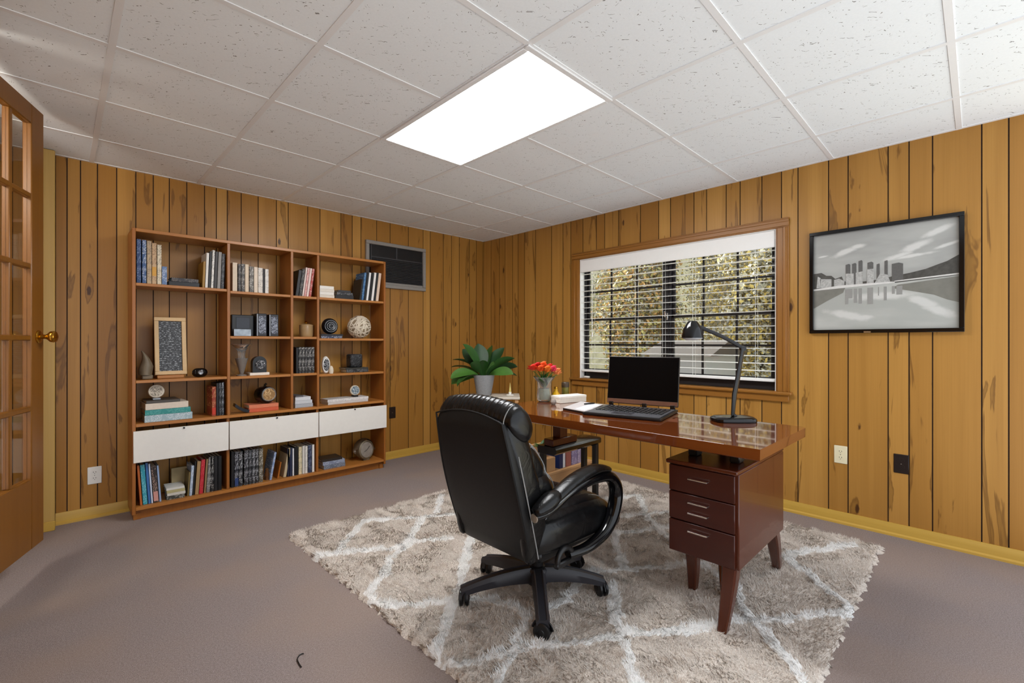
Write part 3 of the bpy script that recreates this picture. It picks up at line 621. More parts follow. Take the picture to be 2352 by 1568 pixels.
beige = n.mix(n.ramp(f1, .3, .7), lin('c4b5a8'), lin('f0e8de')); beige = n.mix(n.math('MULTIPLY', n.ramp(f2, .5, .72), .45), beige, lin('b8a390'))
white = n.mix(f1, lin('f0eeea'), lin('fbfaf8'))
n.col(n.mix(n.ramp(at.outputs['Fac'], .3, .7), beige, white)); n.bump(n.math('ADD', f1, n.math('MULTIPLY', f2, .7)), .7, .012); n.b.inputs['Sheen Weight'].default_value = .15; M_RUG = n.set(.95, 0, .05)
me.materials.append(M_RUG); rug = bpy.data.objects.new('area_rug', me); C.objects.link(rug); rug.location = rc; WM[rug.name] = Matrix.Translation(rc)
NF = 170000
fx_, fy_ = NR.rand(NF) * (rx1 - rx0 - .01) + rx0 + .005, NR.rand(NF) * (ry1 - ry0 - .01) + ry0 + .005
ix = np.clip(((fx_ - rx0) / (rx1 - rx0) * (nx - 1)).astype(int), 0, nx - 1); iy = np.clip(((fy_ - ry0) / (ry1 - ry0) * (ny - 1)).astype(int), 0, ny - 1)
bz0 = hz[ix, iy] - .004; ln = line[ix, iy]; fa = vnoise(fx_, fy_, 9, 21) * 9 + NR.rand(NF) * 2.2; lean = .008 + .016 * NR.rand(NF); hh = .010 + .010 * NR.rand(NF); wd_ = .0018 + .0014 * NR.rand(NF)
b0 = np.stack([fx_ - rc.x, fy_ - rc.y, bz0], 1); sx2 = np.stack([-np.sin(fa) * wd_, np.cos(fa) * wd_, np.zeros(NF)], 1); tp = b0 + np.stack([np.cos(fa) * lean, np.sin(fa) * lean, hh], 1)
VF = np.stack([b0 - sx2, b0 + sx2, tp], 1).reshape(-1, 3); mf = bpy.data.meshes.new('pile'); mf.vertices.add(3 * NF); mf.vertices.foreach_set('co', VF.ravel()); mf.loops.add(3 * NF); mf.loops.foreach_set('vertex_index', np.arange(3 * NF)); mf.polygons.add(NF); mf.polygons.foreach_set('loop_start', np.arange(NF) * 3); mf.update(calc_edges=True)
af = mf.attributes.new('line', 'FLOAT', 'POINT'); af.data.foreach_set('value', np.repeat(ln, 3)); mf.materials.append(M_RUG); pf = bpy.data.objects.new('pile', mf); C.objects.link(pf); pf.parent = rug; pf['kind'] = 'stuff'
tag(rug, 'beige shag rug with white diamond lattice under the desk and chair', 'rug')
# ------------------------------------------------------------------ bookshelf
YF, YS = 3.92, 3.955
YBK = YB - .028
def SX(px, y=YF): return PY(px, 700, y)[0]
def SZ(px, py, y=YF): return PY(px, py, y)[1]
bs = thing('bookshelf', 'teak open bookshelf with four columns and white drop fronts', 'bookshelf', (SX(590), (YF + YB) / 2, 0))
X0, X1 = SX(303), SX(886); BT = .020
ZTOP = 1.945; ZDB = SZ(420, 977) ; Z_UP = SZ(420, 966)
zdr0, zdr1 = SZ(415, 1050), SZ(415, 981)      # drop fronts
zbase = SZ(415, 1146)
dvs = [SX(525.5), SX(671), SX(731)]
m = MB().box((X0, YF, .042), (X0 + BT, YBK, ZTOP), .002); m.build('side_panel', M_SHELFZ, bs, world=True)
m = MB().box((X1 - BT, YF, .042), (X1, YBK, ZTOP), .002); m.build('side_panel', M_SHELFZ, bs, world=True)
m = MB().box((X0 + BT, YF, ZTOP - .022), (X1 - BT, YBK, ZTOP), .002); m.build('top_board', M_SHELF, bs, world=True)
Z_U = SZ(415, 964)                                     # top of the long board above the drop fronts
m = MB().box((X0 + BT, YF, Z_U - .022), (X1 - BT, YBK, Z_U), .002); m.build('long_board', M_SHELF, bs, world=True)
m = MB().box((X0 + BT, YF, zbase - .022), (X1 - BT, YBK, zbase), .002); m.build('bottom_board', M_SHELF, bs, world=True)
m = MB().box((X0 + BT, YF + .04, .001), (X1 - BT, YF + .06, zbase - .022)); m.box((X0 + .01, YF + .03, .001), (X0 + .05, YBK - .03, .042)); m.box((X1 - .05, YF + .03, .001), (X1 - .01, YBK - .03, .042)); m.build('plinth', M_SHELFZ, bs, world=True, smooth=0)
Z_D = SZ(415, 1049, YF - .014)                              # bottom of the drop fronts
for i, x in enumerate(dvs):
    m = MB().box((x - .010, YF + .001, Z_U), (x + .010, YBK, ZTOP - .022), .002)
    if i != 1: m.box((x - .010, YF + .020, zbase), (x + .010, YBK, Z_U - .022), .002)
    m.build('divider', M_SHELFZ, bs, world=True)
bays = [(X0 + BT, dvs[0] - .01), (dvs[0] + .01, dvs[1] - .01), (dvs[1] + .01, dvs[2] - .01), (dvs[2] + .01, X1 - BT)]
Zs = {}                                        # shelf surface heights per bay
Zs[0] = [SZ(417, 656), SZ(417, 869), Z_U, zbase]
Zs[1] = [SZ(598, 672), SZ(598, 772), SZ(598, 862), Z_U]
Zs[2] = [SZ(701, 680), SZ(701, 773), SZ(701, 857), Z_U]
Zs[3] = [SZ(807, 687), SZ(807, 777), SZ(807, 856), Z_U]
for k, (a, b) in enumerate(bays):
    for z in Zs[k][:2 if k == 0 else 3]:
        m = MB().box((a, YF + .004, z - .020), (b, YBK, z), .002); m.build('shelf', M_SHELF, bs, world=True)
dw = [(X0 + .006, dvs[0] - .003), (dvs[0] + .003, dvs[2] - .003), (dvs[2] + .003, X1 + .002)]
for a, b in dw:
    m = MB().box((a, YF - .014, Z_D), (b, YF - .0005, SZ(415, 980, YF - .014)), .002); dr = m.build('drop_front', M_WHITE, bs, world=True)
    m = MB().tube([((a + b) / 2, YF - .013, Z_U - .055), ((a + b) / 2, YF - .024, Z_U - .055)], .006, 10); tag(m.build('knob', M_BLACK, dr, world=True), 'small black knob', None)
# ------------------------------------------------------------------ books
def book_mat(c, pr=None):
    key = 'book_' + c + ('_' + pr if pr else '')
    if key in CACHE: return CACHE[key]
    n = NT(key); base = lin(c)
    if pr:
        f = n.noise(n.coord((330, 20, 150)), 1.0, 2, .5); g = n.noise(n.coord((40, 5, 22)), 1.0, 1, .5)
        msk = n.math('MULTIPLY', n.ramp(f, .52, .58), n.ramp(g, .42, .5))
        n.col(n.mix(n.math('MULTIPLY', msk, .85), base, lin(pr)))
    else:
        f = n.noise(n.coord(), 60, 3); n.col(n.mix(f, tuple(x * .88 for x in base), tuple(min(1, x * 1.1) for x in base)))
    CACHE[key] = n.set(.42); return CACHE[key]
M_PAGE = plain('page_block', 'd9d0bb', .85, var=.15, scale=120)
ORD = ['first', 'second', 'third', 'fourth', 'fifth', 'sixth', 'seventh', 'eighth', 'ninth', 'tenth', 'eleventh', 'twelfth']
def book_mesh(w, d, h, xo, lying):
    t = min(.003, w * .18); cv = MB()
    cv.box((xo, 0, 0), (xo + w, .004, h), .001); cv.box((xo, .004, 0), (xo + t, d, h), 0); cv.box((xo + w - t, .004, 0), (xo + w, d, h), 0)
    pg = MB().box((xo + t, .004, .004), (xo + w - t, d - .004, h - .004))
    return cv, pg
def book(px0, px1, pyt, zb, col, label, group, lean=0, pr=None, y=YS, d=.17, band=None, cat='book', hz=None):
    xa, xb = PY(px0, pyt, y)[0], PY(px1, pyt, y)[0]; w = xb - xa - .0006
    h = hz if hz else max(.05, PY((px0 + px1) / 2, pyt, y)[1] - zb)
    th = math.atan(lean)
    if lean: w *= math.cos(th); h = h - abs(w * math.sin(th)); h = max(.05, h / math.cos(th))
    xo, ox = (-w, xb) if th >= 0 else (0, xa)
    cv, pg = book_mesh(w, d, h, xo, False)
    o = cv.build('book', book_mat(col, pr), None, loc=(ox, y, zb + .0005), rot=(0, th, 0), smooth=30)
    WM[o.name] = Matrix.Translation((ox, y, zb + .0005)) @ Matrix.Rotation(th, 4, 'Y')
    pg.build('pages', M_PAGE, o, smooth=0)
    if band:
        m = MB().box((xo + .0006, -.0008, h * band[1]), (xo + w - .0006, .0002, h * band[2])); m.build('spine_label', book_mat(band[0]), o, smooth=0)
    return tag(o, label, cat, group)
def lying(px0, px1, th, zb, col, label, group, pr=None, y=YS, d=.16, rz=0.0, cat='book'):
    xa, xb = PY(px0, 800, y)[0], PY(px1, 800, y)[0]; L = xb - xa; t = .002
    cv = MB().box((-L / 2, 0, 0), (L / 2, .004, th), .001).box((-L / 2, .004, 0), (L / 2, d, t)).box((-L / 2, .004, th - t), (L / 2, d, th))
    pg = MB().box((-L / 2 + .004, .004, t), (L / 2 - .004, d - .004, th - t))
    loc = ((xa + xb) / 2, y, zb + .0005)
    o = cv.build('book', book_mat(col, pr), None, loc=loc, rot=(0, 0, rz), smooth=30); pg.build('pages', M_PAGE, o, smooth=0)
    tag(o, label, cat, group); return zb + th + .0006
def row(items, zb, where, group, y=YS, d=.17, xmax=None):
    leans = [PY(it[1] + it[3], it[2], y)[0] - PY(it[1], it[2], y)[0] for it in items if it[3]]
    hs = [PY(it[1], it[2], y)[1] - zb for it in items if it[3]]
    slope = sum(a / b for a, b in zip(leans, hs)) / len(leans) if leans else 0.0
    if xmax and leans: slope = min(slope, (xmax - .004 - PY(items[-1][1], items[-1][2], y)[0]) / max(hs))
    for i, it in enumerate(items):
        px0, px1, pyt, lean, col, pr, desc = it[:7]; band = it[7] if len(it) > 7 else None
        book(px0, px1, pyt, zb, col, '%s, %s from the left %s' % (desc, ORD[i], where), group, slope if lean else 0, pr, y, d, band)
def stack(items, zb, where, group, y=YS, d=.15):
    n_ = len(items)
    for i, (px0, px1, th, col, pr, desc) in enumerate(items):
        pos = 'at the bottom' if i == 0 else ('on top' if i == n_ - 1 else ('second from the bottom' if i == 1 else 'third from the bottom'))
        zb = lying(px0, px1, th, zb, col, '%s, %s of stack %s' % (desc, pos, where), group, pr, y, d, random.uniform(-.04, .04))
    return zb
A1 = Zs[0][0]
row([(313.5, 324, 549, 0, '27406e', '8fa2c4', 'tall dark blue book'), (326.5, 336, 551, 0, '33517f', 'dfe4ea', 'tall blue book with white lettering'), (337.5, 348, 553, 0, 'b39c7c', '3b3d4a', 'tall brownish beige book'),
     (349, 359.5, 558, 0, 'c2a27c', '6a4a30', 'tall tan book with yellow label', ('d09a3a', .2, .42)), (361, 371, 562, 0, 'd9cdb4', '55504a', 'tall cream book'), (372, 383.5, 612, 0, '5f7ba6', 'dfe4ea', 'short blue book')], A1, 'on the top left shelf', 'books on the top left shelf')
z = lying(388, 458, .03, A1, '17171b', 'thick black book lying at the bottom of the pair on the top left shelf', 'books on the top left shelf'); lying(394, 456, .026, z, '26242a', 'black book lying on top of the pair on the top left shelf', 'books on the top left shelf', '8a8078')
row([(464.5, 470, 600, 12, '9c7426', None, 'large golden tan book leaning right'), (471, 477, 580, 12, 'dedcd6', None, 'white book leaning right'), (478, 483.5, 577, 12, '1a1a1c', None, 'black book leaning right'), (484.5, 490, 574, 12, 'e2e0da', '6a6a6a', 'grey printed white book leaning right'), (491, 497.5, 577, 11, '2c2624', None, 'dark brown book leaning right'), (498.5, 506, 578, 10, '8c8884', None, 'grey book leaning right'), (507, 514, 582, 6, '222226', '8a8a8e', 'charcoal patterned book')], A1, 'in the top left leaning group', 'books on the top left shelf', xmax=bays[0][1])
B1 = Zs[1][0]
row([(534, 545, 603, 0, 'd8c6ac', None, 'cream book'), (547, 553.5, 606, 0, '2c2624', 'a09a90', 'dark book'), (554.5, 562, 606, 0, '3a3634', 'cfc8bc', 'dark book with pale lettering'), (563, 571.5, 607, 0, 'd6c4aa', None, 'cream narrow book'), (573, 582.5, 612, 0, '57524c', 'e0dcd2', 'grey speckled book'), (583.5, 592, 613, 0, 'd9c9b4', None, 'cream book'), (593, 603.5, 615, 0, 'd6d0c6', '6c665e', 'off white printed book'), (604.5, 608, 617, 0, '1b1a1c', None, 'thin black book'), (609, 617, 618, 0, 'dcd8d2', '8f8a84', 'white book')], B1, 'on second column top shelf', 'books on the second column top shelf')
C1 = Zs[2][0]
row([(678.5, 685.5, 619, 5, '17171a', None, 'black book leaning right'), (686.5, 693, 617, 9, '1e1e20', '9a968e', 'black lettered book leaning right'), (694, 697.5, 613, 14, 'e0cfc8', None, 'thin white book leaning right'), (698.2, 703, 614, 13, 'c98b84', 'f0e0dc', 'pink book leaning right'), (703.8, 708.5, 615, 11, 'e2c9c2', None, 'pale pink book leaning right'), (709.2, 714.5, 616, 9, 'a83a34', 'e6c8c0', 'red book leaning right')], C1, 'on narrow column top shelf', 'books on the narrow column top shelf', xmax=bays[2][1])
D1 = Zs[3][0]
stack([(734.5, 768, .026, 'd6cdbf', None, 'cream book'), (734.5, 767, .025, 'e2ded6', None, 'white book'), (734.5, 768, .024, 'd9d2c6', None, 'pale book'), (734.5, 767, .026, 'e6e2da', None, 'white book')], D1, 'on the right column top shelf', 'pale books stacked on the right column', d=.14)
stack([(771, 812, .036, '16161a', None, 'thick black book'), (774, 810, .022, '232326', '9a9a9c', 'black book with grey lettering'), (777, 806, .018, '2c2c30', None, 'small dark book')], D1, 'of black books', 'black books stacked on the right column', d=.14)
row([(826, 829.5, 640, 12, '18191c', None, 'large black book leaning right'), (830, 835, 625, 13, '2f5f8e', '8ab0d0', 'blue book leaning right'), (836, 840.5, 625, 13, '17181c', None, 'black book leaning right'), (841, 845.5, 625, 13, 'e2e4e6', None, 'white book leaning right'), (846, 852, 625, 11, '131316', None, 'broad black book leaning right'), (852.6, 857.5, 625, 10, 'e6e2de', None, 'white book leaning right'), (858, 862.5, 625, 9, '1a1a1c', None, 'narrow black book leaning right'), (863, 869, 626, 7, 'd9c0aa', None, 'beige book leaning right')], D1, 'at the right column top end', 'books on the right column top shelf', xmax=bays[3][1])
C3 = Zs[2][2]
row([(680, 685.5, 798, 0, '151517', None, 'plain black book'), (686.2, 692.5, 797, 0, '1b1b1d', 'c9c6c0', 'black printed book'), (693.2, 699.5, 797, 0, '222224', 'd9d6d0', 'black printed book'), (700.2, 706.5, 797, 0, '1b1b1d', 'b9b6b0', 'black printed book'), (707.2, 714.5, 797, 0, '202022', 'dedbd5', 'black printed book'), (715.2, 722, 797, 0, '19191b', 'd0cdc7', 'black printed book')], C3, 'in the narrow column set', 'matching black books in the narrow column')
A3 = Zs[0][2]
row([(487, 496, 888, 0, '8e2f18', 'd9a46a', 'red brown old book', ('c0361e', .05, .28)), (497, 502.5, 880, 0, '17171a', None, 'black book'), (503.2, 508.5, 879, 0, '1f2024', '8c9096', 'black lettered book'), (509.2, 514.5, 878, 0, '22252b', 'c3c9d2', 'black book with white lettering')], A3, 'on the left column lower shelf', 'books on the left column lower shelf')
zt1 = stack([(332, 442, .047, '9db4bd', 'e8eef0', 'pale blue printed book'), (333, 438, .036, '2f8a86', '6fb4b0', 'teal book'), (334, 433, .042, 'd8cbbb', None, 'cream thick book'), (336, 414, .018, '4b4640', None, 'dark grey thin book')], A3, 'in left column lower shelf', 'stacked books on the left column lower shelf', y=3.94, d=.20)
B4 = Zs[1][3]
zt2 = stack([(571, 640, .028, 'c85a38', None, 'orange book'), (572, 640, .027, 'd27a58', None, 'paler orange book')], B4, 'under the gold faced sculpture', 'orange books', d=.15)
C4 = Zs[2][3]
stack([(678, 719, .030, 'a7acb3', None, 'grey book'), (678, 717, .028, 'c4c8cd', None, 'pale grey book'), (678, 714, .028, 'd0d2d6', None, 'pale grey book'), (679, 697, .012, '5c5c60', None, 'dark thin booklet')], C4, 'at the foot of the narrow column', 'grey books in the narrow column', d=.15)
D4 = Zs[3][3]
zt3 = stack([(753, 846, .022, 'c9c6c4', None, 'light grey magazine'), (752, 847, .022, 'dcdad8', '9a9a9a', 'white magazine')], D4, 'under the blue medallion', 'magazines on the right column', d=.15)
D2 = Zs[3][1]
zt4 = stack([(738, 786, .020, '2a3550', 'cfd6e2', 'navy book'), (738, 788, .016, '1c1e26', None, 'black book')], D2, 'under the black oval sculpture', 'books under the oval sculpture', d=.14)
D3 = Zs[3][2]
zt5 = stack([(796, 846, .028, '1a1a1c', '8f8f90', 'black book'), (794, 846, .014, '33332f', None, 'dark grey book')], D3, 'under the dark carved block', 'books under the carved block', d=.14)
B3 = Zs[1][2]
zt6 = lying(574, 619, .020, B3, 'e6ddd2', 'white book lying under the black arched medallion', None, None, d=.14)
BB = zbase
row([(322, 327.5, 1068, -7, 'b8622a', None, 'orange book leaning left'), (329, 339.5, 1066, -7.5, '2f93a6', '9fd4da', 'turquoise book leaning left'), (341, 347, 1062, -7, '3a6aa8', None, 'blue book leaning left'), (348, 352, 1064, -7, 'c9d6ea', None, 'pale blue book leaning left'), (353.5, 365, 1068, -7, '2c2422', 'd9b8a8', 'picture spine book leaning left', ('c9948a', .04, .3)), (366.5, 371, 1068, -7, '8fa6c8', None, 'thin light blue book leaning left')], BB, 'on the bottom left shelf', 'books on the bottom left shelf')
stack([(383, 424, .026, '3a3d38', 'c9ccc4', 'dark printed book'), (384, 426, .018, 'c9c7be', None, 'pale thin book'), (383, 425, .020, 'b0a87a', None, 'olive thin book'), (382, 424, .014, 'd6d6d0', None, 'white thin book'), (386, 412, .022, '4a5048', '9aa096', 'small grey book')][:4], BB, 'on the bottom left shelf', 'stacked books on the bottom left shelf', d=.15)
row([(430, 433.5, 1085, 6, '7a6a40', None, 'thin olive book leaning right'), (434.5, 441, 1070, 7, '9fb0c6', 'e9eef4', 'pale blue book leaning right'), (442, 445.5, 1060, 7, '1e1e20', None, 'thin black book leaning right'), (447.5, 456, 1060, 4, 'a08258', None, 'tan book'), (457, 466, 1056, 6, 'b5222e', 'd9555a', 'bright red book'), (468, 472.5, 1055, 4, '8a7450', None, 'thin tan book'), (473.5, 481.5, 1050, 3, '6d6d6c', 'c9c9c6', 'grey printed book'), (483, 491, 1048, 0, '121214', 'cfcfcb', 'black book with white lettering'), (492, 500, 1047, 0, '161618', None, 'black book'), (501, 509, 1047, 0, '101012', None, 'black end book')], BB, 'in bottom left right group', 'books on the bottom left shelf')
row([(531, 538, 1037, 0, '121215', None, 'black book'), (539, 548, 1037, 0, '23252d', 'd0d4dc', 'black volume with pale lettering', ('2f4270', .03, .25)), (549, 557, 1037, 0, '1f2126', 'dfe2e6', 'black lettered volume'), (561, 570, 1034, 0, '2a2c31', 'c9ccd2', 'dark grey lettered volume'), (571, 578, 1034, 0, '23252a', 'b9bcc2', 'charcoal lettered volume'), (579.5, 586, 1032, 0, '3a3d42', 'e2e5ea', 'grey lettered volume'), (587, 593.5, 1031, 0, '191b1f', 'dfe2e6', 'black lettered volume'), (595, 604, 1030, 0, '5a564a', 'e6e2d6', 'olive grey lettered volume')], BB, 'in the middle bottom dark set', 'dark volumes on the middle bottom shelf')
row([(619, 624, 1040, 16, '7d93b8', 'dfe6f0', 'pale blue book leaning far right'), (637, 640, 1062, 9, 'a8621f', None, 'orange brown book leaning right'), (650.5, 657, 1030, 3, 'b9a98a', None, 'tan book'), (660, 665, 1030, 0, '1a2038', None, 'navy book'), (666, 671, 1028, 0, '232a44', None, 'dark blue book'), (672, 675.5, 1030, 0, 'd6d9de', None, 'thin white book'), (677, 684.5, 1026, 0, '121214', None, 'broad black book'), (686, 693.5, 1026, 0, 'd9cba8', '5c6a50', 'cream book'), (694.5, 700, 1024, 0, 'd2cfc6', None, 'off white book'), (701, 706.5, 1024, 0, 'dddad2', '9a978f', 'white printed book'), (708, 716, 1022, 0, '27304a', '8f9ab4', 'navy lettered book'), (717, 722, 1021, 0, 'e0ded8', None, 'white end book')], BB, 'in middle bottom shelf right group', 'books on the middle bottom shelf')
stack([(744, 793, .034, '5f6878', 'aab2c0', 'slate blue book'), (742, 792, .030, '79839a', 'c6cede', 'grey blue book'), (739, 786, .020, '2a221c', None, 'dark brown book')], BB, 'on the bottom right shelf', 'slate books on the bottom right shelf', d=.16)
# ------------------------------------------------------------------ ornaments
def at(px, z, y=4.0): return (PY(px, 800, y)[0], y, z + .0006)
M_STONE = plain('grey_brown_stone', '6b5e4a', .5, var=.45, scale=22); M_DARKST = plain('carved_black', '17181b', .3, var=.3, scale=60); M_CREAM = plain('cream_ceramic', 'd6cbb8', .45, var=.12)
M_SILV = plain('aged_silver', '8f9195', .35, .6, var=.35, scale=90); M_GOLD = plain('pale_gold', 'b08a58', .35, .5, var=.3, scale=50)
def relief(name, base, mark, scale=60, thr=.5, rough=.45):
    n = NT(name); v = n.noise(n.coord(), scale, 2, .5, 1.6); r = n.ramp(n.math('ABSOLUTE', n.math('SUBTRACT', v, thr)), .015, .05)
    n.col(n.mix(r, lin(mark), lin(base))); n.bump(r, .6, .003); return n.set(rough)
M_COIN = relief('coin_relief', 'c9bfae', '5b5348', 55); M_BLUEC = relief('blue_relief', '49606e', 'd6e0e4', 50); M_SILVC = relief('silver_relief', '23252a', 'b9bcc0', 40); M_GOLDC = relief('gold_relief', '9a774c', 'd9b98c', 22)
RX = lambda a: Matrix.Rotation(a, 4, 'X')
def disc(m, r, th, M, n=32): return m.lathe([(0, 0), (r * .92, 0), (r, th * .25), (r, th * .75), (r * .92, th), (0, th)], n=n, M=M)
def medal(px, z, r, label, cat, face, rim, stand, tilt=8, y=4.0, th=.02):
    p = at(px, z, y); t = thing('medallion', label, cat, p)
    Mm = Matrix.Translation(Vector(p) + Vector((0, 0, r + .012))) @ RX(R(90 - tilt))
    disc(MB(), r, th, Mm @ Matrix.Translation((0, 0, -th / 2))).build('rim', rim, t, world=True) if False else None
    m = MB(); disc(m, r, th, Mm @ Matrix.Translation((0, 0, -th / 2))); m.build('rim', rim, t, world=True)
    m = MB(); m.lathe([(0, 0), (r * .82, 0), (r * .8, .004), (0, .005)], n=32, M=Mm @ Matrix.Translation((0, 0, th / 2 - .001))); m.build('face', face, t, world=True)
    m = MB().box((p[0] - r * .5, p[1] - .025, p[2]), (p[0] + r * .5, p[1] + .025, p[2] + .014), .003); m.build('stand', stand, t, world=True)
    return t
# fin shaped figurine
p = at(333, Zs[0][1], 4.0); k = (SX(352, 4.0) - SX(313, 4.0)); t = thing('stone_figurine', 'grey brown fin shaped figurine left of the framed board', 'figurine', p)
secs = []; OUT = [(0, 118, 248), (.1, 112, 254), (.22, 112, 260), (.35, 122, 265), (.5, 138, 250), (.65, 148, 230), (.8, 150, 204), (.9, 146, 182), (.97, 141, 164), (1, 140, 152)]
for f_, l_, r_ in OUT:
    q0, q1 = (l_ - 180) / 170 * k, (r_ - 180) / 170 * k; dpt = .038 * (1 - f_) ** .6 + .005
    secs.append([((q0 + q1) / 2 + (q1 - q0) / 2 * math.cos(a_), dpt * math.sin(a_), .030 + f_ * .165) for a_ in [2 * math.pi * j / 20 for j in range(20)]])
MB().loft(secs).build('body', M_STONE, t); MB().box((-.02, -.03, 0), (k * .45, .03, .032), .006).build('foot', M_STONE, t)
# framed board
zz = Zs[0][1]; t = thing('framed_board', 'leaning frame with dark scribbled board on left column shelf', 'framed board', at(394, zz, 4.05))
xa, xb = SX(357, 4.0), SX(431, 4.0); hb = SZ(390, 725, 4.0) - zz - .03; fw2 = .026
Ml = Matrix.Translation((xa, 4.03, zz + .024)) @ RX(R(-8)); Wd = xb - xa
m = MB()
for q1, q2 in (((0, 0), (Wd, fw2)), ((0, hb - fw2), (Wd, hb)), ((0, fw2), (fw2, hb - fw2)), ((Wd - fw2, fw2), (Wd, hb - fw2))): m.box((q1[0], -.014, q1[1]), (q2[0], .008, q2[1]), .002, Ml)
m.build('frame', plain('pale_frame_wood', 'cfae7e', .45, var=.1), t, world=True)
n = NT('scribbled_board'); f = n.noise(n.coord((70, 1, 140)), 1.0, 3, .6); g = n.n('ShaderNodeTexWave', wave_type='BANDS', bands_direction='Z'); n.l(n.coord(), g.inputs['Vector']); g.inputs['Scale'].default_value = 26; g.inputs['Distortion'].default_value = 1.2
n.col(n.mix(n.math('MULTIPLY', n.ramp(f, .48, .62), n.ramp(g.outputs['Fac'], .35, .6)), lin('202226'), lin('a9adb0'))); M_BOARD = n.set(.35)
MB().box((fw2 * .9, -.004, fw2 * .9), (Wd - fw2 * .9, .006, hb - fw2 * .9), 0, Ml).build('board', M_BOARD, t, world=True, smooth=0)
MB().box((xa + .01, 4.0, zz + .0006), (xb - .02, 4.06, zz + .023), .003).build('stand', M_SHELF, t, world=True)
# black round device
p = at(459, zz, 3.99); rr = (SX(477, 3.99) - SX(441, 3.99)) / 2; t = thing('round_stone', 'glossy black rounded stone ornament right of the framed board', 'ornament', p)
m = MB().lathe([(0, 0)] + [(rr * math.cos(a) ** .6 if math.cos(a) > 0 else 0, rr * .68 * (1 + math.sin(a))) for a in [R(x) for x in range(-80, 81, 10)]] + [(0, rr * 1.36)], n=32)
for i, q in enumerate(m.v): m.v[i] = (q[0], q[1] * .6, q[2])
m.build('body', M_BLACKG, t); m = MB().lathe([(0, 0), (rr * .3, 0), (rr * .34, .004), (rr * .28, .007), (0, .004)], n=24, M=Matrix.Translation((0, -rr * .58, rr * .72)) @ RX(R(90))); m.build('dial', M_SILV, t)
# coin medallion on the book stack
medal(359, zt1, .046, 'round cream coin ornament on the stacked books', 'ornament', M_COIN, M_CREAM, M_SILV, y=4.0)
# second column: black picture box, chrome card, two box files
z2 = Zs[1][1]; xa, xb = SX(532, 4.02), SX(583, 4.02); t = thing('photo_box', 'black boxy digital frame at the left of the second column', 'digital frame', ((xa + xb) / 2, 4.05, z2 + .0006)); hb = SZ(560, 723, 4.02) - z2
MB().box((xa, 4.02, z2 + .0006), (xb, 4.10, z2 + hb), .004).build('case', M_BLACK, t, world=True); MB().box((xa + .03, 4.0175, z2 + .06), (xb - .03, 4.0205, z2 + hb - .02), .001).build('screen', plain('dull_screen', '20222b', .15, var=.2), t, world=True)
xc0, xc1 = SX(537, 3.98), SX(577, 3.98); o = MB().box((-(xc1 - xc0) / 2, 0, 0), ((xc1 - xc0) / 2, .012, .055), .002).build('chrome_card_holder', plain('chrome_marbled', '8d949a', .25, .5, var=.7, scale=30), None, loc=((xc0 + xc1) / 2, 3.98, z2 + .0006)); tag(o, 'marbled chrome card holder in front of the digital frame', 'card holder')
n = NT('embossed'); v = n.noise(n.coord(), 45, 2, .5, 2.0); n.col(n.mix(n.ramp(v, .45, .55), lin('3b3f4a'), lin('8f95a3'))); M_EMB = n.set(.4)
for (a, b, pt, lb) in ((590, 613, 720, 'dark box file with embossed panel, next to the digital frame'), (619, 640, 722, 'dark box file with embossed panel, at the right end of its shelf')):
    xa, xb = SX(a, 3.97), SX(b, 3.97); hb = SZ((a + b) / 2, pt, 3.97) - z2; t = thing('box_file', lb, 'box file', ((xa + xb) / 2, 3.97, z2 + .0006), group='box files in the second column'); hw = (xb - xa) / 2
    MB().box((-hw, 0, 0), (hw, .15, hb), .004).build('case', plain('file_dark', '23242a', .4, var=.1), t); MB().box((-hw + .012, -.003, .02), (hw - .008, .001, hb - .02), .001).build('panel', M_EMB, t); MB().box((-hw, -.001, .004), (-hw + .006, .001, hb - .004)).build('edge_strip', M_SILV, t)
# glass candle holder and arched medallion
z3 = Zs[1][2]; p = at(555, z3, 3.99); t = thing('glass_goblet', 'tall smoky glass goblet on the second column', 'goblet', p); H = SZ(552, 790, 3.99) - z3
MB().lathe([(0, 0), (.036, 0), (.036, .006), (.012, .014), (.018, .03), (.045, H * .55), (.044, H * .55), (.016, .034), (0, .03)], n=28).build('cup', plain('smoky_glass', '77706a', .08, var=.1, spec=.8), t)
MB().lathe([(0, H * .45), (.028, H * .5), (.022, H * .62), (.030, H * .8), (.055, H * .95), (.075, H), (.07, H), (.026, H * .8), (0, H * .75)], n=28).build('flared_top', M_CGLASS, t)
p = at(594, zt6, 4.0); t = thing('arched_medallion', 'black arched sculpture with silver swirl on a white book', 'sculpture', p); w = (SX(608, 4.0) - SX(576, 4.0)) / 2; H = SZ(592, 818, 4.0) - zt6
pts = [(-w, 0, 0)] + [(-w * math.cos(R(a)), 0, H - w + w * math.sin(R(a))) for a in range(0, 181, 12)] + [(w, 0, 0)]
MB().prism([(x, -.03, zq) for x, _, zq in pts], (0, .06, 0)).build('body', M_DARKST, t); m = MB().lathe([(0, 0), (w * .72, 0), (w * .76, .006), (w * .6, .012), (w * .2, .008), (0, .010)], n=28, M=Matrix.Translation((w * .08, -.030, H * .47)) @ RX(R(90))); m.build('swirl', M_SILVC, t)
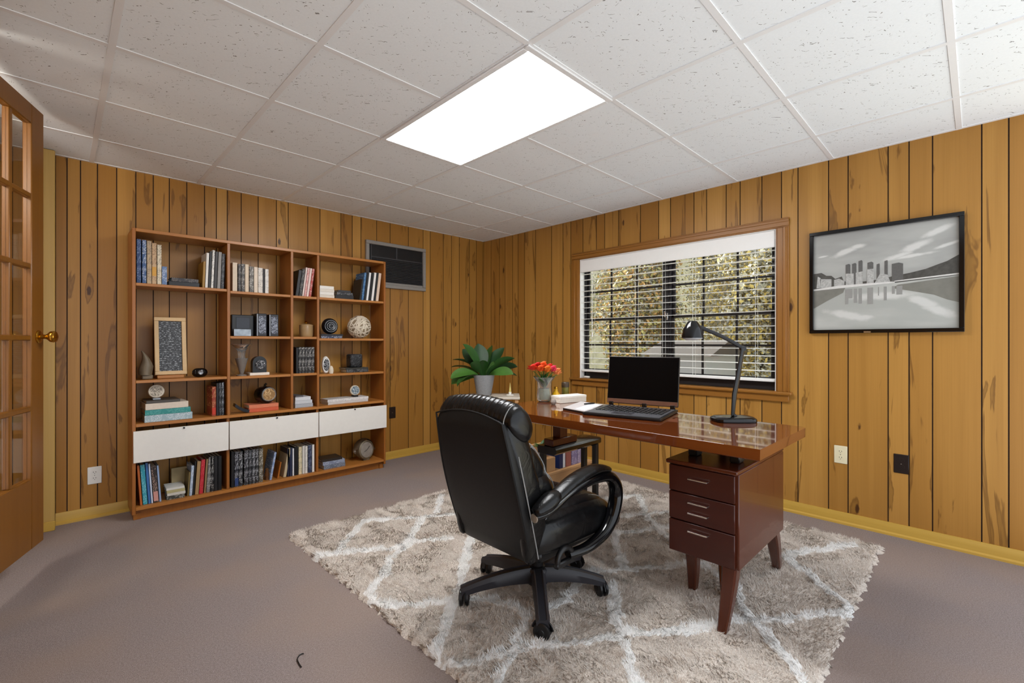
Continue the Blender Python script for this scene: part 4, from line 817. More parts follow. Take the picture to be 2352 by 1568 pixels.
# dark base + curved piece + gold faced sculpture on orange books
p = at(612, zt2, 4.0); t = thing('gold_faced_sculpture', 'round dark sculpture with a gold face on orange books', 'sculpture', p); rr = .060
m = MB().lathe([(0, -.07), (rr, -.07), (rr * 1.12, -.03), (rr * 1.1, .02), (rr * .95, .03), (0, .03)], n=32, M=Matrix.Translation((0, 0, rr * 1.12)) @ Matrix.Rotation(R(18), 4, 'Z') @ RX(R(90))); m.build('body', M_BLACKG, t)
pts = [(rr * .92 * math.cos(R(a)), rr * .92 * math.sin(R(a)) if math.sin(R(a)) > 0 else rr * .75 * math.sin(R(a))) for a in range(0, 360, 15)]
Mf = Matrix.Translation((0, 0, rr * 1.12)) @ Matrix.Rotation(R(18), 4, 'Z'); MB().prism([Mf @ Vector((x, -.034, y_)) for x, y_ in pts], Mf.to_3x3() @ Vector((0, .006, 0))).build('face', M_GOLDC, t); MB().tube([Mf @ Vector((x * 1.03, -.032, y_ * 1.03)) for x, y_ in pts], .005, 8, closed=True).build('rim', M_SILV, t)
MB().tube([(-.01, 0, rr * 2.2), (-.012, 0, rr * 2.45), (0, 0, rr * 2.6)], [.012, .007, .009], 8).build('finial', M_BLACKG, t)
p = at(556, Zs[1][3], 3.98); t = MB().loft([[(x, yy - .03, zq), (x, yy + .03, zq), (x + .004, yy + .03, zq + .022), (x + .004, yy - .03, zq + .022)] for x, yy, zq in [(-.055 + .012 * i, 0, .055 * (1 - i / 9) ** 2) for i in range(9)]]).build('curved_dish', plain('dark_curved_dish', '24262c', .25, var=.2), None, loc=p); tag(t, 'dark curved dish left of the orange books', 'dish')
# narrow column: lidded pot
z4 = Zs[2][1]; p = at(703, z4, 4.0); rr = (SX(718, 4.0) - SX(688, 4.0)) / 2; H = SZ(702, 745, 4.0) - z4; t = thing('lidded_pot', 'brown and cream lidded pot in the narrow column', 'pot', p)
MB().lathe([(0, 0), (rr * .9, 0), (rr, .01), (rr, H * .85), (rr * .96, H * .9), (0, H * .9)], n=32).build('pot', plain('pot_glaze', '9c7f58', .35, var=.3, scale=12), t); l_ = MB().lathe([(rr * 1.02, H * .9), (rr * 1.02, H * .96), (rr * .5, H * 1.04), (0, H * 1.05)], n=32).build('lid', plain('pot_lid', 'a88a62', .3, var=.2), t); MB().lathe([(0, H * 1.04), (.010, H * 1.05), (.006, H * 1.1), (.014, H * 1.18), (.008, H * 1.26), (0, H * 1.28)], n=14).build('knob', M_BRASS, l_)
# right column
p = at(757, zt4, 4.02); rr = (SX(774, 4.02) - SX(738, 4.02)) / 2; t = thing('oval_sculpture', 'black oval sculpture with carved rings on two books', 'sculpture', p)
m = MB().lathe([(0, -.03), (rr * .8, -.03), (rr, -.008), (rr, .012), (rr * .86, .03), (rr * .66, .022), (rr * .6, .03), (rr * .42, .026), (rr * .36, .034), (rr * .15, .03), (0, .034)], n=36, M=Matrix.Translation((0, 0, rr)) @ RX(R(84))); m.build('body', M_DARKST, t)
m = MB()
for a, rq in ((0, .74), (1, .5), (2, .28)): m.tube([(rr * rq * math.cos(q), -.030 - .002 * a, rr + rr * rq * math.sin(q) * .98) for q in [2 * math.pi * j / 32 for j in range(32)]], .003, 6, closed=True); m.build('ring', M_SILV, t); m = MB()
p = at(825, Zs[3][1], 4.0); rr = (SX(850, 4.0) - SX(800, 4.0)) / 2; t = thing('woven_ball', 'cream woven ball on the right column middle shelf', 'ornament', p)
m = MB(); ic = bmesh.new(); bmesh.ops.create_icosphere(ic, subdivisions=3, radius=rr * .93); m.bm(ic, Matrix.Translation((0, 0, rr))); m.build('core', plain('ball_core', '8a7a62', .7), t)
for k_ in range(26):
    ax = Vector(NR.normal(size=3)).normalized(); q = ax.to_track_quat('Z', 'Y').to_matrix(); off = 0.0 if k_ < 12 else random.uniform(-.55, .55) * rr
    r_ = math.sqrt((rr * .955) ** 2 - off * off)
    m = MB().tube([q @ Vector((r_ * math.cos(u), r_ * math.sin(u), off)) + Vector((0, 0, rr)) for u in [2 * math.pi * j / 30 for j in range(30)]], .0042, 6, closed=True); m.build('strand', M_CREAM, t)
z5 = Zs[3][2]; p = at(748, z5, 3.99); rr = (SX(757, 3.99) - SX(738, 3.99)) / 2; H = SZ(747, 818, 3.99) - z5; t = thing('oval_clock', 'small oval clock with white rim beside the divider', 'clock', p)
Mo = Matrix.Translation((0, 0, H / 2)) @ Matrix.Diagonal((1, 1, H / (2 * rr), 1)) @ RX(R(90))
m = MB(); m.lathe([(0, -.02), (rr * .8, -.02), (rr, 0), (rr * .9, .016), (rr * .74, .018), (rr * .7, .012), (0, .012)], n=32, M=Mo); m.build('case', M_WHITE, t); m = MB(); m.lathe([(0, .0122), (rr * .68, .0122), (rr * .68, .015), (0, .016)], n=32, M=Mo); m.build('face', M_SILVC, t)
p = at(760.5, z5, 3.96); t = MB().lathe([(0, 0), (.017, 0), (.021, .02), (.018, .045), (.010, .062), (0, .068)], n=18).build('pebble_figurine', M_CREAM, None, loc=p); tag(t, 'small white egg shaped figurine beside the oval clock', 'figurine')
p = at(814, zt5, 4.02); w = (SX(828, 4.02) - SX(800, 4.02)) / 2; H = SZ(813, 813, 4.02) - zt5; t = MB().box((-w, -.05, 0), (w, .05, H), .016, None, 3).build('carved_block', relief('carved_dark', '1a1b1e', '4a4c50', 30), None, loc=p); tag(t, 'dark rounded carved block on two books', 'sculpture')
medal(815, zt3, .046, 'blue and white medallion on magazines in the right column', 'ornament', M_BLUEC, M_CREAM, M_DARKST, y=4.01)
p = at(840, zbase, 4.02); rr = (SX(861, 4.0) - SX(821, 4.0)) / 2; t = thing('round_clock', 'round silver faced clock in a brown hood on the bottom right shelf', 'clock', p)
Mm = Matrix.Translation((0, 0, rr * 1.02 + .006)) @ Matrix.Rotation(R(15), 4, 'Z') @ RX(R(84)); m = MB(); m.lathe([(0, -.045), (rr * .95, -.045), (rr, -.03), (rr, .012), (rr * .88, .02), (rr * .84, .012), (0, .012)], n=36, M=Mm); m.build('case', M_STONE, t); m = MB(); m.lathe([(0, .0125), (rr * .82, .0125), (rr * .8, .016), (0, .017)], n=36, M=Mm); fc = m.build('face', plain('clock_face', '9d978e', .4, .3, var=.4, scale=30), t)
for a, l_ in ((40, .55), (200, .4)):
    m = MB().tube([Mm @ Vector((0, 0, .019)), Mm @ Vector((rr * l_ * math.cos(R(a)), rr * l_ * math.sin(R(a)), .019))], .002, 6); m.build('hand', M_BLACK, fc)
m = MB(); hood = [Mm @ Vector((rr * 1.16 * math.cos(R(a)), rr * 1.16 * math.sin(R(a)), -.02)) for a in range(-10, 191, 10)]; m.tube(hood, .006, 8, flat=4.5, up=(0, 0, 1)); m.build('hood', plain('brown_hood', '4a3826', .4, var=.2), t)
MB().box((-.03, -.02, 0), (.03, .02, .012), .003).build('foot', M_STONE, t)
p = at(613, zbase, 3.99); t = MB().lathe([(0, 0), (.016, 0), (.013, .02), (.018, .04), (.012, .07), (.014, .085), (0, .095)], n=16).build('turned_figurine', plain('brown_turned', '5c3a1c', .4, var=.2), None, loc=p); tag(t, 'small brown turned figurine between the two book groups', 'figurine')
m = MB().box((0, -.012, 0), (.115, .012, .18), .002, Matrix.Translation((SX(404), 4.10, zbase + .003)) @ RX(R(-7)))
o = m.build('tan_folder', plain('tan_folder', '9c8a62', .6, var=.08), None, world=True, loc=(SX(404) + .06, 4.10, zbase)); tag(o, 'tan folder leaning on the wall behind the bottom left books', 'folder')
# ------------------------------------------------------------------ desk
dx0, dx1, dy0, dy1 = 1.862, 2.515, .572, 2.14
desk = thing('desk', 'glossy reddish brown wooden desk with one drawer pedestal', 'desk', ((dx0 + dx1) / 2, (dy0 + dy1) / 2, RUGZ * 0))
bm_ = bmesh.new(); tk = .046
co = [(dx0, dy0), (dx1 - .03, dy0 - .004), (dx1, dy0 + .02), (dx1 + .004, dy1 - .02), (dx1 - .02, dy1), (dx0, dy1)]
m = MB(); e_ = .0004
def ring(o_, z): cx_, cy_ = (dx0 + dx1) / 2, (dy0 + dy1) / 2; return [(x + (o_ if x < cx_ else -o_), y + (o_ if y < cy_ else -o_), z) for x, y in co]
m.loft([ring(.006, DZ - tk), ring(.001, DZ - tk + .004), ring(0, DZ - .010), ring(0, DZ - e_), ring(e_, DZ)]); m.build('desktop', M_DESK, desk, world=True, smooth=25)
px0, px1_, pyy0, pyy1, pz0_, pz1_ = 1.905, 2.505, .665, .955, .278, .678
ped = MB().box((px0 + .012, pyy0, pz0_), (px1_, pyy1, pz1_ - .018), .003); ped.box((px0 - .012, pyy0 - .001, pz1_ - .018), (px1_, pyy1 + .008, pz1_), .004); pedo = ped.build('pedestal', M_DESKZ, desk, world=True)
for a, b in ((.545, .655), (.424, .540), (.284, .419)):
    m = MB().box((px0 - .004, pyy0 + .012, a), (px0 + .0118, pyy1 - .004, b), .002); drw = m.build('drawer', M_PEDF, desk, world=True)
    hs = [(a + b) / 2 + .01] if b - a < .113 or a < .3 else [b - .030, b - .074]
    if a < .3: hs = [b - .030]
    for hz_ in hs:
        yc = (pyy0 + pyy1) / 2 + .010; h = MB().tube(smooth_path([(px0 - .003, yc - .04, hz_), (px0 - .018, yc - .039, hz_), (px0 - .020, yc - .034, hz_), (px0 - .020, yc + .034, hz_), (px0 - .018, yc + .039, hz_), (px0 - .003, yc + .04, hz_)], 3), .0028, 8); tag(h.build('handle', M_METAL, drw, world=True), 'slim silver pull', None)
def leg(top, foot, w0=.030, w1=.018, mat=M_DESKZ):
    m = MB(); secs = []
    for i in range(6):
        t = i / 5; x = top[0] + (foot[0] - top[0]) * t; y = top[1] + (foot[1] - top[1]) * (t ** 1.4); z = top[2] + (foot[2] - top[2]) * t; w = w0 + (w1 - w0) * t; c = .25 * w
        secs.append([(x + a, y + b, z) for a, b in ((-w + c, -w), (w - c, -w), (w, -w + c), (w, w - c), (w - c, w), (-w + c, w), (-w, w - c), (-w, -w + c))])
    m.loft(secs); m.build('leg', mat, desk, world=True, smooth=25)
LZ = .012
leg((1.945, .705, pz0_), (1.915, .728, LZ)); leg((2.06, .92, pz0_), (2.150, .955, LZ)); leg((2.27, .85, pz0_), (2.185, .815, LZ)); leg((2.455, .705, pz0_), (2.655, .735, LZ))
m = MB()
for y in (.72, .90): m.box((2.02, y - .02, pz1_), (2.08, y + .02, DZ - tk), .004).box((2.36, y - .02, pz1_), (2.42, y + .02, DZ - tk), .004)
m.build('spacer', M_BLACK, desk, world=True)
leg((1.945, 2.06, DZ - tk), (1.93, 2.09, LZ), .028, .018)
m = MB().box((2.385, 1.965, .545), (2.465, 2.03, DZ - tk + .002), .003).box((2.30, 1.955, .500), (2.56, 2.035, .546), .004); m.build('support_bracket', M_DESKZ, desk, world=True)
# black bench carrying that bracket, low wooden book ledge behind it
bn = thing('low_bench', 'low black bench under the left end of the desk', 'bench', (2.47, 2.0, 0))
bx0, bx1, by0, by1, bz = 2.275, 2.82, 1.915, 2.075, .499
m = MB(); sec = [(0, 0), (0, .02), (.01, .045), (.03, .052)]
m.loft([[(bx0 + .012, y, z) for y, z in ((by0 + .02, bz - .05), (by0, bz - .035), (by0, bz - .012), (by0 + .018, bz), (by1, bz), (by1, bz - .05))], [(bx1 - .03, y, z) for y, z in ((by0 + .02, bz - .05), (by0, bz - .035), (by0, bz - .012), (by0 + .018, bz), (by1, bz), (by1, bz - .05))], [(bx1, y, z) for y, z in ((by0 + .035, bz - .045), (by0 + .02, bz - .035), (by0 + .02, bz - .012), (by0 + .03, bz - .004), (by1 - .01, bz - .004), (by1 - .01, bz - .045))]]); m.build('seat', M_BLACKG, bn, world=True)
for x, y in ((bx1 - .06, by0 + .03), (bx1 - .06, by1 - .03), (bx0 + .03, by1 - .03)):
    MB().box((x - .018, y - .018, LZ), (x + .018, y + .018, bz - .045), .003).build('leg', M_BLACK, bn, world=True)
lw0, lw1, lwy0, lwy1 = 2.44, 3.12, 2.215, 2.42
lg = thing('book_ledge', 'low tan wooden book ledge behind the black bench', 'low shelf', ((lw0 + lw1) / 2, (lwy0 + lwy1) / 2, 0))
m = MB().box((lw0, lwy0, .20), (lw1, lwy1, .222), .003); m.build('shelf', M_TAN, lg, world=True)
for x in (lw0, lw1 - .02): MB().box((x, lwy0, LZ), (x + .02, lwy1, .20), .002).build('side_panel', M_TAN, lg, world=True)
MB().box((lw0, lwy0 + .02, .222), (2.66, lwy1 - .016, .325), .003).build('side_box', M_TAN, lg, world=True); MB().box((lw0, lwy1 - .015, .222), (lw1, lwy1, .40), .002).build('back_board', M_TAN, lg, world=True); MB().box((lw0 + .02, lwy0 + .015, .10), (lw1 - .02, lwy0 + .03, .198), .002).build('front_board', M_TAN, lg, world=True)
def lb(px0, px1, h, col, label, pr=None):
    xa, xb = PY(px0, 1060, 2.24)[0], PY(px1, 1060, 2.24)[0]; cv, pg = book_mesh(xb - xa - .001, .13, h, 0, False)
    o = cv.build('book', book_mat(col, pr), None, loc=(xa, 2.24, .2225), smooth=30); pg.build('pages', M_PAGE, o, smooth=0); tag(o, label, 'book', 'books on the ledge under the desk')
for a in ((1285, 1293, .165, '1c2c5a', 'dark blue book on the tan ledge under the desk'), (1293.5, 1298.5, .165, 'dfe3ea', 'thin white book on the tan ledge under the desk'), (1300, 1312, .175, '9a5a50', 'dull red book on the tan ledge under the desk'), (1313, 1326, .18, '7b6f92', 'mauve lettered book on the tan ledge under the desk', 'cfc6de'), (1326.8, 1342, .185, '8d7f9c', 'pale violet picture book on the tan ledge under the desk', 'd9d0e0')): lb(*a)
# little plant
M_LEAF = [plain('leaf_dark', '1c3d1a', .5, var=.3, scale=25), plain('leaf_mid', '2a5220', .5, var=.3, scale=25), plain('leaf_light', '456f2c', .4, var=.25, scale=25)]
def leaf(m, base, yaw, pitch, L, W, bend, fold=.25, n=9, roll=0.0, stem=.12, ex=.8):
    b = Vector(base); secs = []; p = b.copy(); ang = pitch
    side = Vector((-math.sin(yaw), math.cos(yaw), 0))
    for i in range(n + 1):
        t = i / n; d = Vector((math.cos(yaw) * math.cos(ang), math.sin(yaw) * math.cos(ang), math.sin(ang))); up = side.cross(d) * -1
        w = W * (max(0, math.sin(math.pi * min(1, max(0, (t - stem * .6) / (1 - stem * .6))) ** ex)) ** .8 if t > stem * .6 else 0) + .004 * (1 - t)
        s_ = (side * math.cos(roll) + up * math.sin(roll)); u_ = (up * math.cos(roll) - side * math.sin(roll))
        secs.append([p - s_ * w + u_ * w * fold, p - s_ * w * .5 + u_ * w * fold * .35, p, p + s_ * w * .5 + u_ * w * fold * .35, p + s_ * w + u_ * w * fold, p + s_ * w * .5 + u_ * (w * fold * .35 - .0015), p - u_ * .003, p - s_ * w * .5 + u_ * (w * fold * .35 - .0015)])
        p = p + d * (L / n); ang -= bend / n
    m.loft(secs)
pp = (PY(1243, 1040, 2.28)[0] + .04, 2.31, .3255); t = thing('small_potted_plant', 'small potted plant on the tan ledge beside the chair', 'plant', pp)
MB().lathe([(0, 0), (.03, 0), (.038, .07), (.034, .07), (0, .06)], n=20).build('pot', plain('grey_pot_small', '8a8782', .7), t)
for k in range(10):
    m = MB(); leaf(m, (0, 0, .06), k * 2.4, R(35 + (k % 3) * 18), .075, .014, .7, n=6); m.build('leaf', M_LEAF[2 if k % 2 else 1], t)
# ------------------------------------------------------------------ things on the desk
DT_ = DZ + .0006
# laptop
a0 = Vector((*PZ(1394, 934, DZ), 0)); a1 = Vector((*PZ(1558, 947, DZ), 0)); Lw = (a1 - a0).length; uy = (a0 - a1).normalized(); ux = Vector((uy.y, -uy.x, 0)); ang = math.atan2(-uy.x, uy.y)
cen = (a0 + a1) / 2; lap = thing('laptop', 'open black laptop with a blank dark screen on the desk', 'laptop', (cen.x, cen.y, DT_), ang)
hw = Lw / 2; dp = .375
m = MB().box((-dp, -hw, 0), (0, hw, .016), .006, None, 2); m.build('base', M_BLACK, lap)
MB().box((-dp + .012, -hw + .012, .016), (-.02, hw - .012, .0172), .001).build('keyboard_deck', plain('deck_grey', '4a4a4e', .4), lap)
kb = MB()
for r_ in range(6):
    for c_ in range(15):
        xk = -.06 - r_ * .034; yk = hw - .03 - c_ * (2 * hw - .05) / 15; kb.box((xk - .027, yk - .019, .0172), (xk, yk, .0215), .0015)
kb = kb.build('keys', M_BLACK, lap)
MB().box((-dp + .03, -.05, .0172), (-dp + .10, .06, .0178), 0).build('touchpad', plain('touchpad', '3a3a3e', .25), lap, smooth=0)
Ms = Matrix.Translation((.004, 0, .016)) @ Matrix.Rotation(R(9), 4, 'Y'); SH_ = .300
MB().box((-.008, -hw, .010), (.004, hw, SH_), .005, Ms, 2).build('lid', plain('lid_dark', '3a3632', .3, .3), lap)
MB().box((-.0098, -hw + .004, .040), (-.0075, hw - .004, SH_ - .004), .001, Ms).build('screen', plain('dark_screen', '040405', .25, spec=.12, var=.1), lap, smooth=0)
MB().box((-.0102, -hw + .004, .013), (-.0075, hw - .004, .0385), .001, Ms).build('bezel_bar', plain('copper_bezel', '7d5a4a', .3, .6), lap)
for y in (-.02, hw - .03, -hw + .03): MB().box((-.016, y - .014, -.004), (-.004, y + .014, .020), .003, Ms).build('hinge', M_BLACKG, lap)
# flat folder and papers
def slab(px, z0, z1, name, mat, label, cat, parts=None):
    P = [Vector((*PZ(*q, DZ), z0)) for q in px]; c = sum(P, Vector()) / 4; o = MB().prism([p - Vector((c.x, c.y, z0)) for p in P], (0, 0, z1 - z0)).build(name, mat, None, loc=(c.x, c.y, z0), smooth=0); return tag(o, label, cat)
q = [PZ(1293, 941, DZ), PZ(1346, 951, DZ), PZ(1385, 934, DZ), PZ(1334, 926, DZ)]
c = (sum(a for a, _ in q) / 4, sum(b for _, b in q) / 4); fo = thing('folder', 'dark edged folder with a pale cover left of the laptop', 'folder', (*c, DT_))
MB().prism([(a - c[0], b - c[1], 0) for a, b in q], (0, 0, .010)).build('back', M_BROWNP, fo, smooth=0); MB().prism([((a - c[0]) * .985, (b - c[1]) * .985, .0101) for a, b in q], (0, 0, .003)).build('cover', plain('folder_pale', 'b9b4b4', .35, var=.05), fo, smooth=0)
slab([(1322, 944), (1343, 948), (1380, 935), (1358, 932)], DT_ + .0135, DT_ + .0145, 'paper_sheet', plain('paper_white', 'd6d8e0', .6, var=.02), 'white paper sheet lying on the folder by the laptop', 'paper')
pa, pb = PZ(1379, 934, DZ), PZ(1396, 930, DZ); pz_ = DT_ + .020
o = MB().tube([(-.035, .01, 0), (.0, 0, 0), (.035, -.01, 0), (.045, -.013, 0)], [.004, .005, .005, .0015], 10).build('pen', M_BLACKG, None, loc=(pa[0] - .05, pa[1] + .05, DT_ + .0195)); tag(o, 'black pen lying on the paper sheet', 'pen')
# white book / box at the back
q = [Vector((*PZ(1286, 927, DZ), 0)), Vector((*PZ(1347, 922, DZ), 0))]; d_ = (q[1] - q[0]); yaw_ = math.atan2(d_.y, d_.x); L_ = d_.length
wb_ = thing('white_box', 'cream white flat box lying at the back of the desk', 'box', (*((q[0] + q[1]) / 2).to_2d(), DT_), yaw_)
MB().box((-L_ / 2, 0, 0), (L_ / 2, .10, .040), .002).build('body', plain('cream_box', 'e3ddd0', .5, var=.08), wb_); MB().box((-L_ / 2 - .001, -.001, .030), (L_ / 2 + .001, .101, .046), .002).build('lid', plain('cream_box_lid', 'ebe6da', .5, var=.05), wb_)
# vase with flowers
vx, vy = PZ(1250, 922, DZ); vs_ = thing('glass_vase', 'thick clear glass vase holding the red flowers on the desk', 'vase', (vx, vy, DT_))
sc = 1.0
MB().lathe([(0, 0), (.034, 0), (.046, .008), (.052, .03), (.050, .06), (.046, .10), (.050, .135), (.074, .165), (.068, .166), (.044, .138), (.038, .10), (.041, .05), (.036, .016), (0, .014)], n=36).build('body', M_CGLASS, vs_)
MB().lathe([(0, .0145), (.034, .017), (.0385, .045), (.036, .09), (0, .09)], n=28).build('water', plain('stem_water', '6f7a58', .25, var=.5, scale=90), vs_)
fcol = [('d8321a', 'deep red'), ('e85a1e', 'orange red'), ('f07a24', 'orange'), ('c91f2a', 'crimson'), ('e0405c', 'pink'), ('e8632a', 'orange with a dark centre'), ('d92b1e', 'bright red'), ('ee8a50', 'salmon')]
vpos = [(-.058, -.02, .205), (-.02, -.035, .200), (.015, -.03, .195), (-.035, .015, .215), (.045, -.01, .195), (-.005, .0, .222), (.03, .03, .205), (.07, .01, .175)]
sdir = Vector((-sa * 0 + math.cos(YAW - R(90)), math.sin(YAW - R(90)), 0)); fdir = Vector((ca, sa, 0))
places = ['farthest left', 'front left', 'front middle', 'back left', 'front right', 'topmost in the middle', 'back right', 'farthest right']
for (col, nm), (a, b, h), pl in zip(fcol, vpos, places):
    hd = sdir * a * 1.3 + fdir * b * 1.2 + Vector((0, 0, h + .005)); fl_ = thing('flower', '%s flower in the glass vase, %s' % (nm, pl), 'flower', (vx, vy, DT_), group='flowers in the glass vase')
    MB().tube(smooth_path([(sdir * a * .1 + fdir * b * .1 + Vector((0, 0, .092))), (sdir * a * .25 + fdir * b * .25 + Vector((0, 0, .14))), hd], 5), .0028, 6).build('stem', M_LEAF[2], fl_)
    mt = plain('petal_' + col, col, .5, var=.25, scale=40)
    for k in range(9):
        m = MB(); leaf(m, hd, k * 2.399, R(25 + (k % 3) * 25), .050, .022, .35, fold=.5, n=6, stem=0); m.build('petal', mt, fl_)
    MB().lathe([(0, 0), (.008, .002), (.007, .014), (0, .018)], n=12, M=Matrix.Translation(hd)).build('flower_centre', M_BROWNP if 'dark' in nm else plain('stamen', 'd9a03a', .6), fl_)
m = None
lv = thing('cut_greenery', 'green leaves among the red flowers in the vase', 'leaves', (vx, vy, DT_))
for k in range(18):
    m = MB(); leaf(m, (.015 * math.cos(k), .015 * math.sin(k), .10), k * 2.4, R(52 + (k % 4) * 9), .10, .011, .5, n=6); m.build('leaf', M_LEAF[k % 3], lv)
# yellow bottle, olive jar, small glass ball
bx_, by_ = PZ(1277, 921, DZ); t = thing('yellow_bottle', 'small yellow bottle beside the flower vase', 'bottle', (bx_, by_, DT_)); MB().lathe([(0, 0), (.022, 0), (.026, .01), (.026, .05), (.012, .07), (.011, .085)], n=22).build('body', plain('yellow_glass', 'c99a14', .15, var=.3, scale=20), t); MB().lathe([(0, .085), (.013, .085), (.013, .098), (0, .1)], n=16).build('cap', M_BRASS, t)
bx_, by_ = PZ(1294, 919, DZ); t = thing('olive_jar', 'olive glass jar with dark lid behind the yellow bottle', 'jar', (bx_ + .06, by_ + .03, DT_)); MB().lathe([(0, 0), (.024, 0), (.026, .008), (.026, .085), (0, .085)], n=22).build('body', plain('olive_glass', '6f6a2a', .2, var=.3), t); MB().lathe([(0, .085), (.028, .085), (.028, .115), (.024, .12), (0, .12)], n=22).build('lid', plain('jar_lid', '3a2c1c', .4, var=.5, scale=80), t)
bx_, by_ = PZ(1271, 929, DZ); t = MB().lathe([(0, 0), (.012, 0), (.019, .012), (.019, .022), (.013, .034), (0, .037)], n=20).build('glass_ball', plain('tealight_glass', '8a8078', .1, var=.5, scale=60), None, loc=(bx_, by_, DT_)); tag(t, 'small dark glass ball in front of the yellow bottle', 'ornament')
# desk lamp
lx, ly = PZ(1684, 967, DZ); lamp = thing('desk_lamp', 'black jointed desk lamp on a broad flat base', 'desk lamp', (lx, ly, DT_))
sd_ = sdir; fd_ = fdir
def LP_(a, b, z): return sd_ * a + fd_ * b + Vector((0, 0, z))
m = MB(); secs = []
for z, k in ((0, .98), (.006, 1.0), (.016, .98), (.024, .86), (.026, .5)): secs.append([LP_(k * .108 * math.copysign(abs(math.cos(q)) ** .6, math.cos(q)), k * .070 * math.copysign(abs(math.sin(q)) ** .6, math.sin(q)), z) for q in [2 * math.pi * j / 32 for j in range(32)]])
m.loft(secs); m.build('base', M_BLACKG, lamp)
MB().lathe([(0, .0)] + [(.101, 0)] + [(.101, .004)] + [(0, .004)], n=4).f
def zat(px, py): d = FPX * (HC - DZ) / (967 - Y0); return HC - (py - Y0) / FPX * d - DT_
def lat(px): d = FPX * (HC - DZ) / (967 - Y0); return (px - 1684) / FPX * d
j0 = LP_(lat(1682), -.005, .03); j1 = LP_(lat(1693), -.005, zat(0, 870)); j2 = LP_(lat(1705), -.005, zat(0, 800)); j3 = LP_(lat(1655), -.01, zat(0, 772)); j4 = LP_(lat(1596), -.015, zat(0, 748))
MB().tube(smooth_path([LP_(lat(1690), .0, .018), LP_(lat(1686), -.004, .026), j0], 4), .012, 12).build('swivel', M_BLACK, lamp)
MB().tube([j0, LP_(lat(1686), -.005, zat(0, 905)), j1, j2], [.015, .020, .019, .016], 10, flat=.55).build('lower_arm', M_BLACK, lamp)
MB().tube(smooth_path([j2, LP_(lat(1690), -.006, zat(0, 790)), j3, LP_(lat(1615), -.013, zat(0, 755)), j4], 4), .010, 8).build('upper_arm', M_BLACK, lamp)
MB().lathe([(0, -.010), (.014, -.010), (.014, .010), (0, .010)], n=16, M=Matrix.Translation(j2) @ Matrix.Rotation(YAW - R(90), 4, 'Z') @ RX(R(90))).build('joint', M_BLACKG, lamp)
hc_ = LP_(lat(1588), -.015, zat(0, 742)); shd = MB().lathe([(.0, .012), (.020, .010), (.028, 0), (.045, -.030), (.054, -.075), (.050, -.075), (.040, -.03), (.022, -.004), (0, .0)], n=28, M=Matrix.Translation(hc_)); lsh = shd.build('lamp_shade', M_BLACKG, lamp)
MB().lathe([(0, -.070), (.047, -.070), (.047, -.078), (.030, -.086), (0, -.088)], n=24, M=Matrix.Translation(hc_)).build('bulb_cover', plain('frosted', 'b9c0c4', .3), lsh)
# ------------------------------------------------------------------ plant stand with plant and candle
sx_, sy_ = 2.90, 3.20; st = thing('plant_stand', 'pale topped side table behind the chair in the corner', 'side table', (sx_, sy_, 0), R(-44.5)); TZ = .690
MB().box((-.25, -.17, TZ - .022), (.25, .17, TZ), .005).build('table_top', plain('pale_top', 'cfc6b8', .4, var=.05), st)
for a in (-.22, .22):
    for b in (-.14, .14): MB().box((a - .016, b - .016, .001), (a + .016, b + .016, TZ - .022), .003).build('leg', M_TAN, st)
Ms_ = WM[st.name]; pp = Ms_ @ Vector((-.085, .0, TZ + .0006)); pl = thing('potted_plant', 'broad leaved green plant in a grey tapered pot behind the chair', 'potted plant', pp)
MB().lathe([(0, 0), (.064, 0), (.068, .004), (.100, .185), (.102, .19), (.096, .192), (.088, .17), (0, .165)], n=36).build('pot', plain('grey_ribbed_pot', '8f9194', .7, var=.22, scale=70, bump=.3), pl); MB().lathe([(0, .166), (.088, .168), (0, .169)], n=24).build('soil', plain('soil', '2a2018', .95, var=.4), pl)
specs = []
def vl(sdeg, pitch, L, W, bend, roll=0.0, mi=0, toward=0.0): specs.append((sdeg, pitch, L, W, bend, roll, mi))
ya = YAW - R(90)     # picture right
for a, pit, L, W, bend, mi in ((180, 62, .34, .050, 1.0, 0), (150, 70, .36, .055, .7, 0), (200, 75, .37, .055, .5, 1), (120, 82, .34, .055, .35, 0), (60, 80, .33, .052, .4, 1), (20, 72, .34, .048, .5, 0), (-10, 58, .34, .042, .8, 1), (10, 42, .33, .040, .8, 0), (-25, 35, .30, .040, .9, 2), (170, 45, .33, .045, .9, 1), (195, 35, .32, .045, 1.2, 2), (215, 25, .30, .048, 1.3, 1), (185, 18, .31, .045, 1.0, 2), (-90, 70, .22, .035, .6, 1), (-60, 60, .24, .036, .8, 2), (-120, 62, .25, .038, .8, 1), (90, 60, .3, .045, .8, 0), (-5, 25, .30, .040, .7, 1)):
    m = MB(); yw = ya + R(a); leaf(m, (.02 * math.cos(yw), .02 * math.sin(yw), .165), yw, R(pit), L, W * 1.3, bend * 1.15, fold=.22, n=12, roll=random.uniform(-.9, .9), ex=1.35); lf = m.build('leaf', M_LEAF[mi], pl)
cp = Ms_ @ Vector((.16, 0, TZ + .0006)); cd_ = thing('candle', 'thin pale yellow taper candle beside the potted plant', 'candle', cp); MB().lathe([(0, 0), (.035, 0), (.035, .006), (.012, .010), (.014, .03), (0, .03)], n=20).build('holder', M_WHITE, cd_); MB().lathe([(0, .03), (.011, .03), (.003, .115), (0, .118)], n=12).build('taper', plain('pale_wax', 'dccb7a', .5), cd_)
# ------------------------------------------------------------------ office chair
CX, CY = 1.583, 1.440
ch = thing('office_chair', 'black leather high back swivel chair facing the desk', 'office chair', (CX, CY, 0))
def Lc(x, y, z): return (x - CX, y - CY, z)
yn, yf = 1.215, 1.665; ym = (yn + yf) / 2; hwid = (yf - yn) / 2
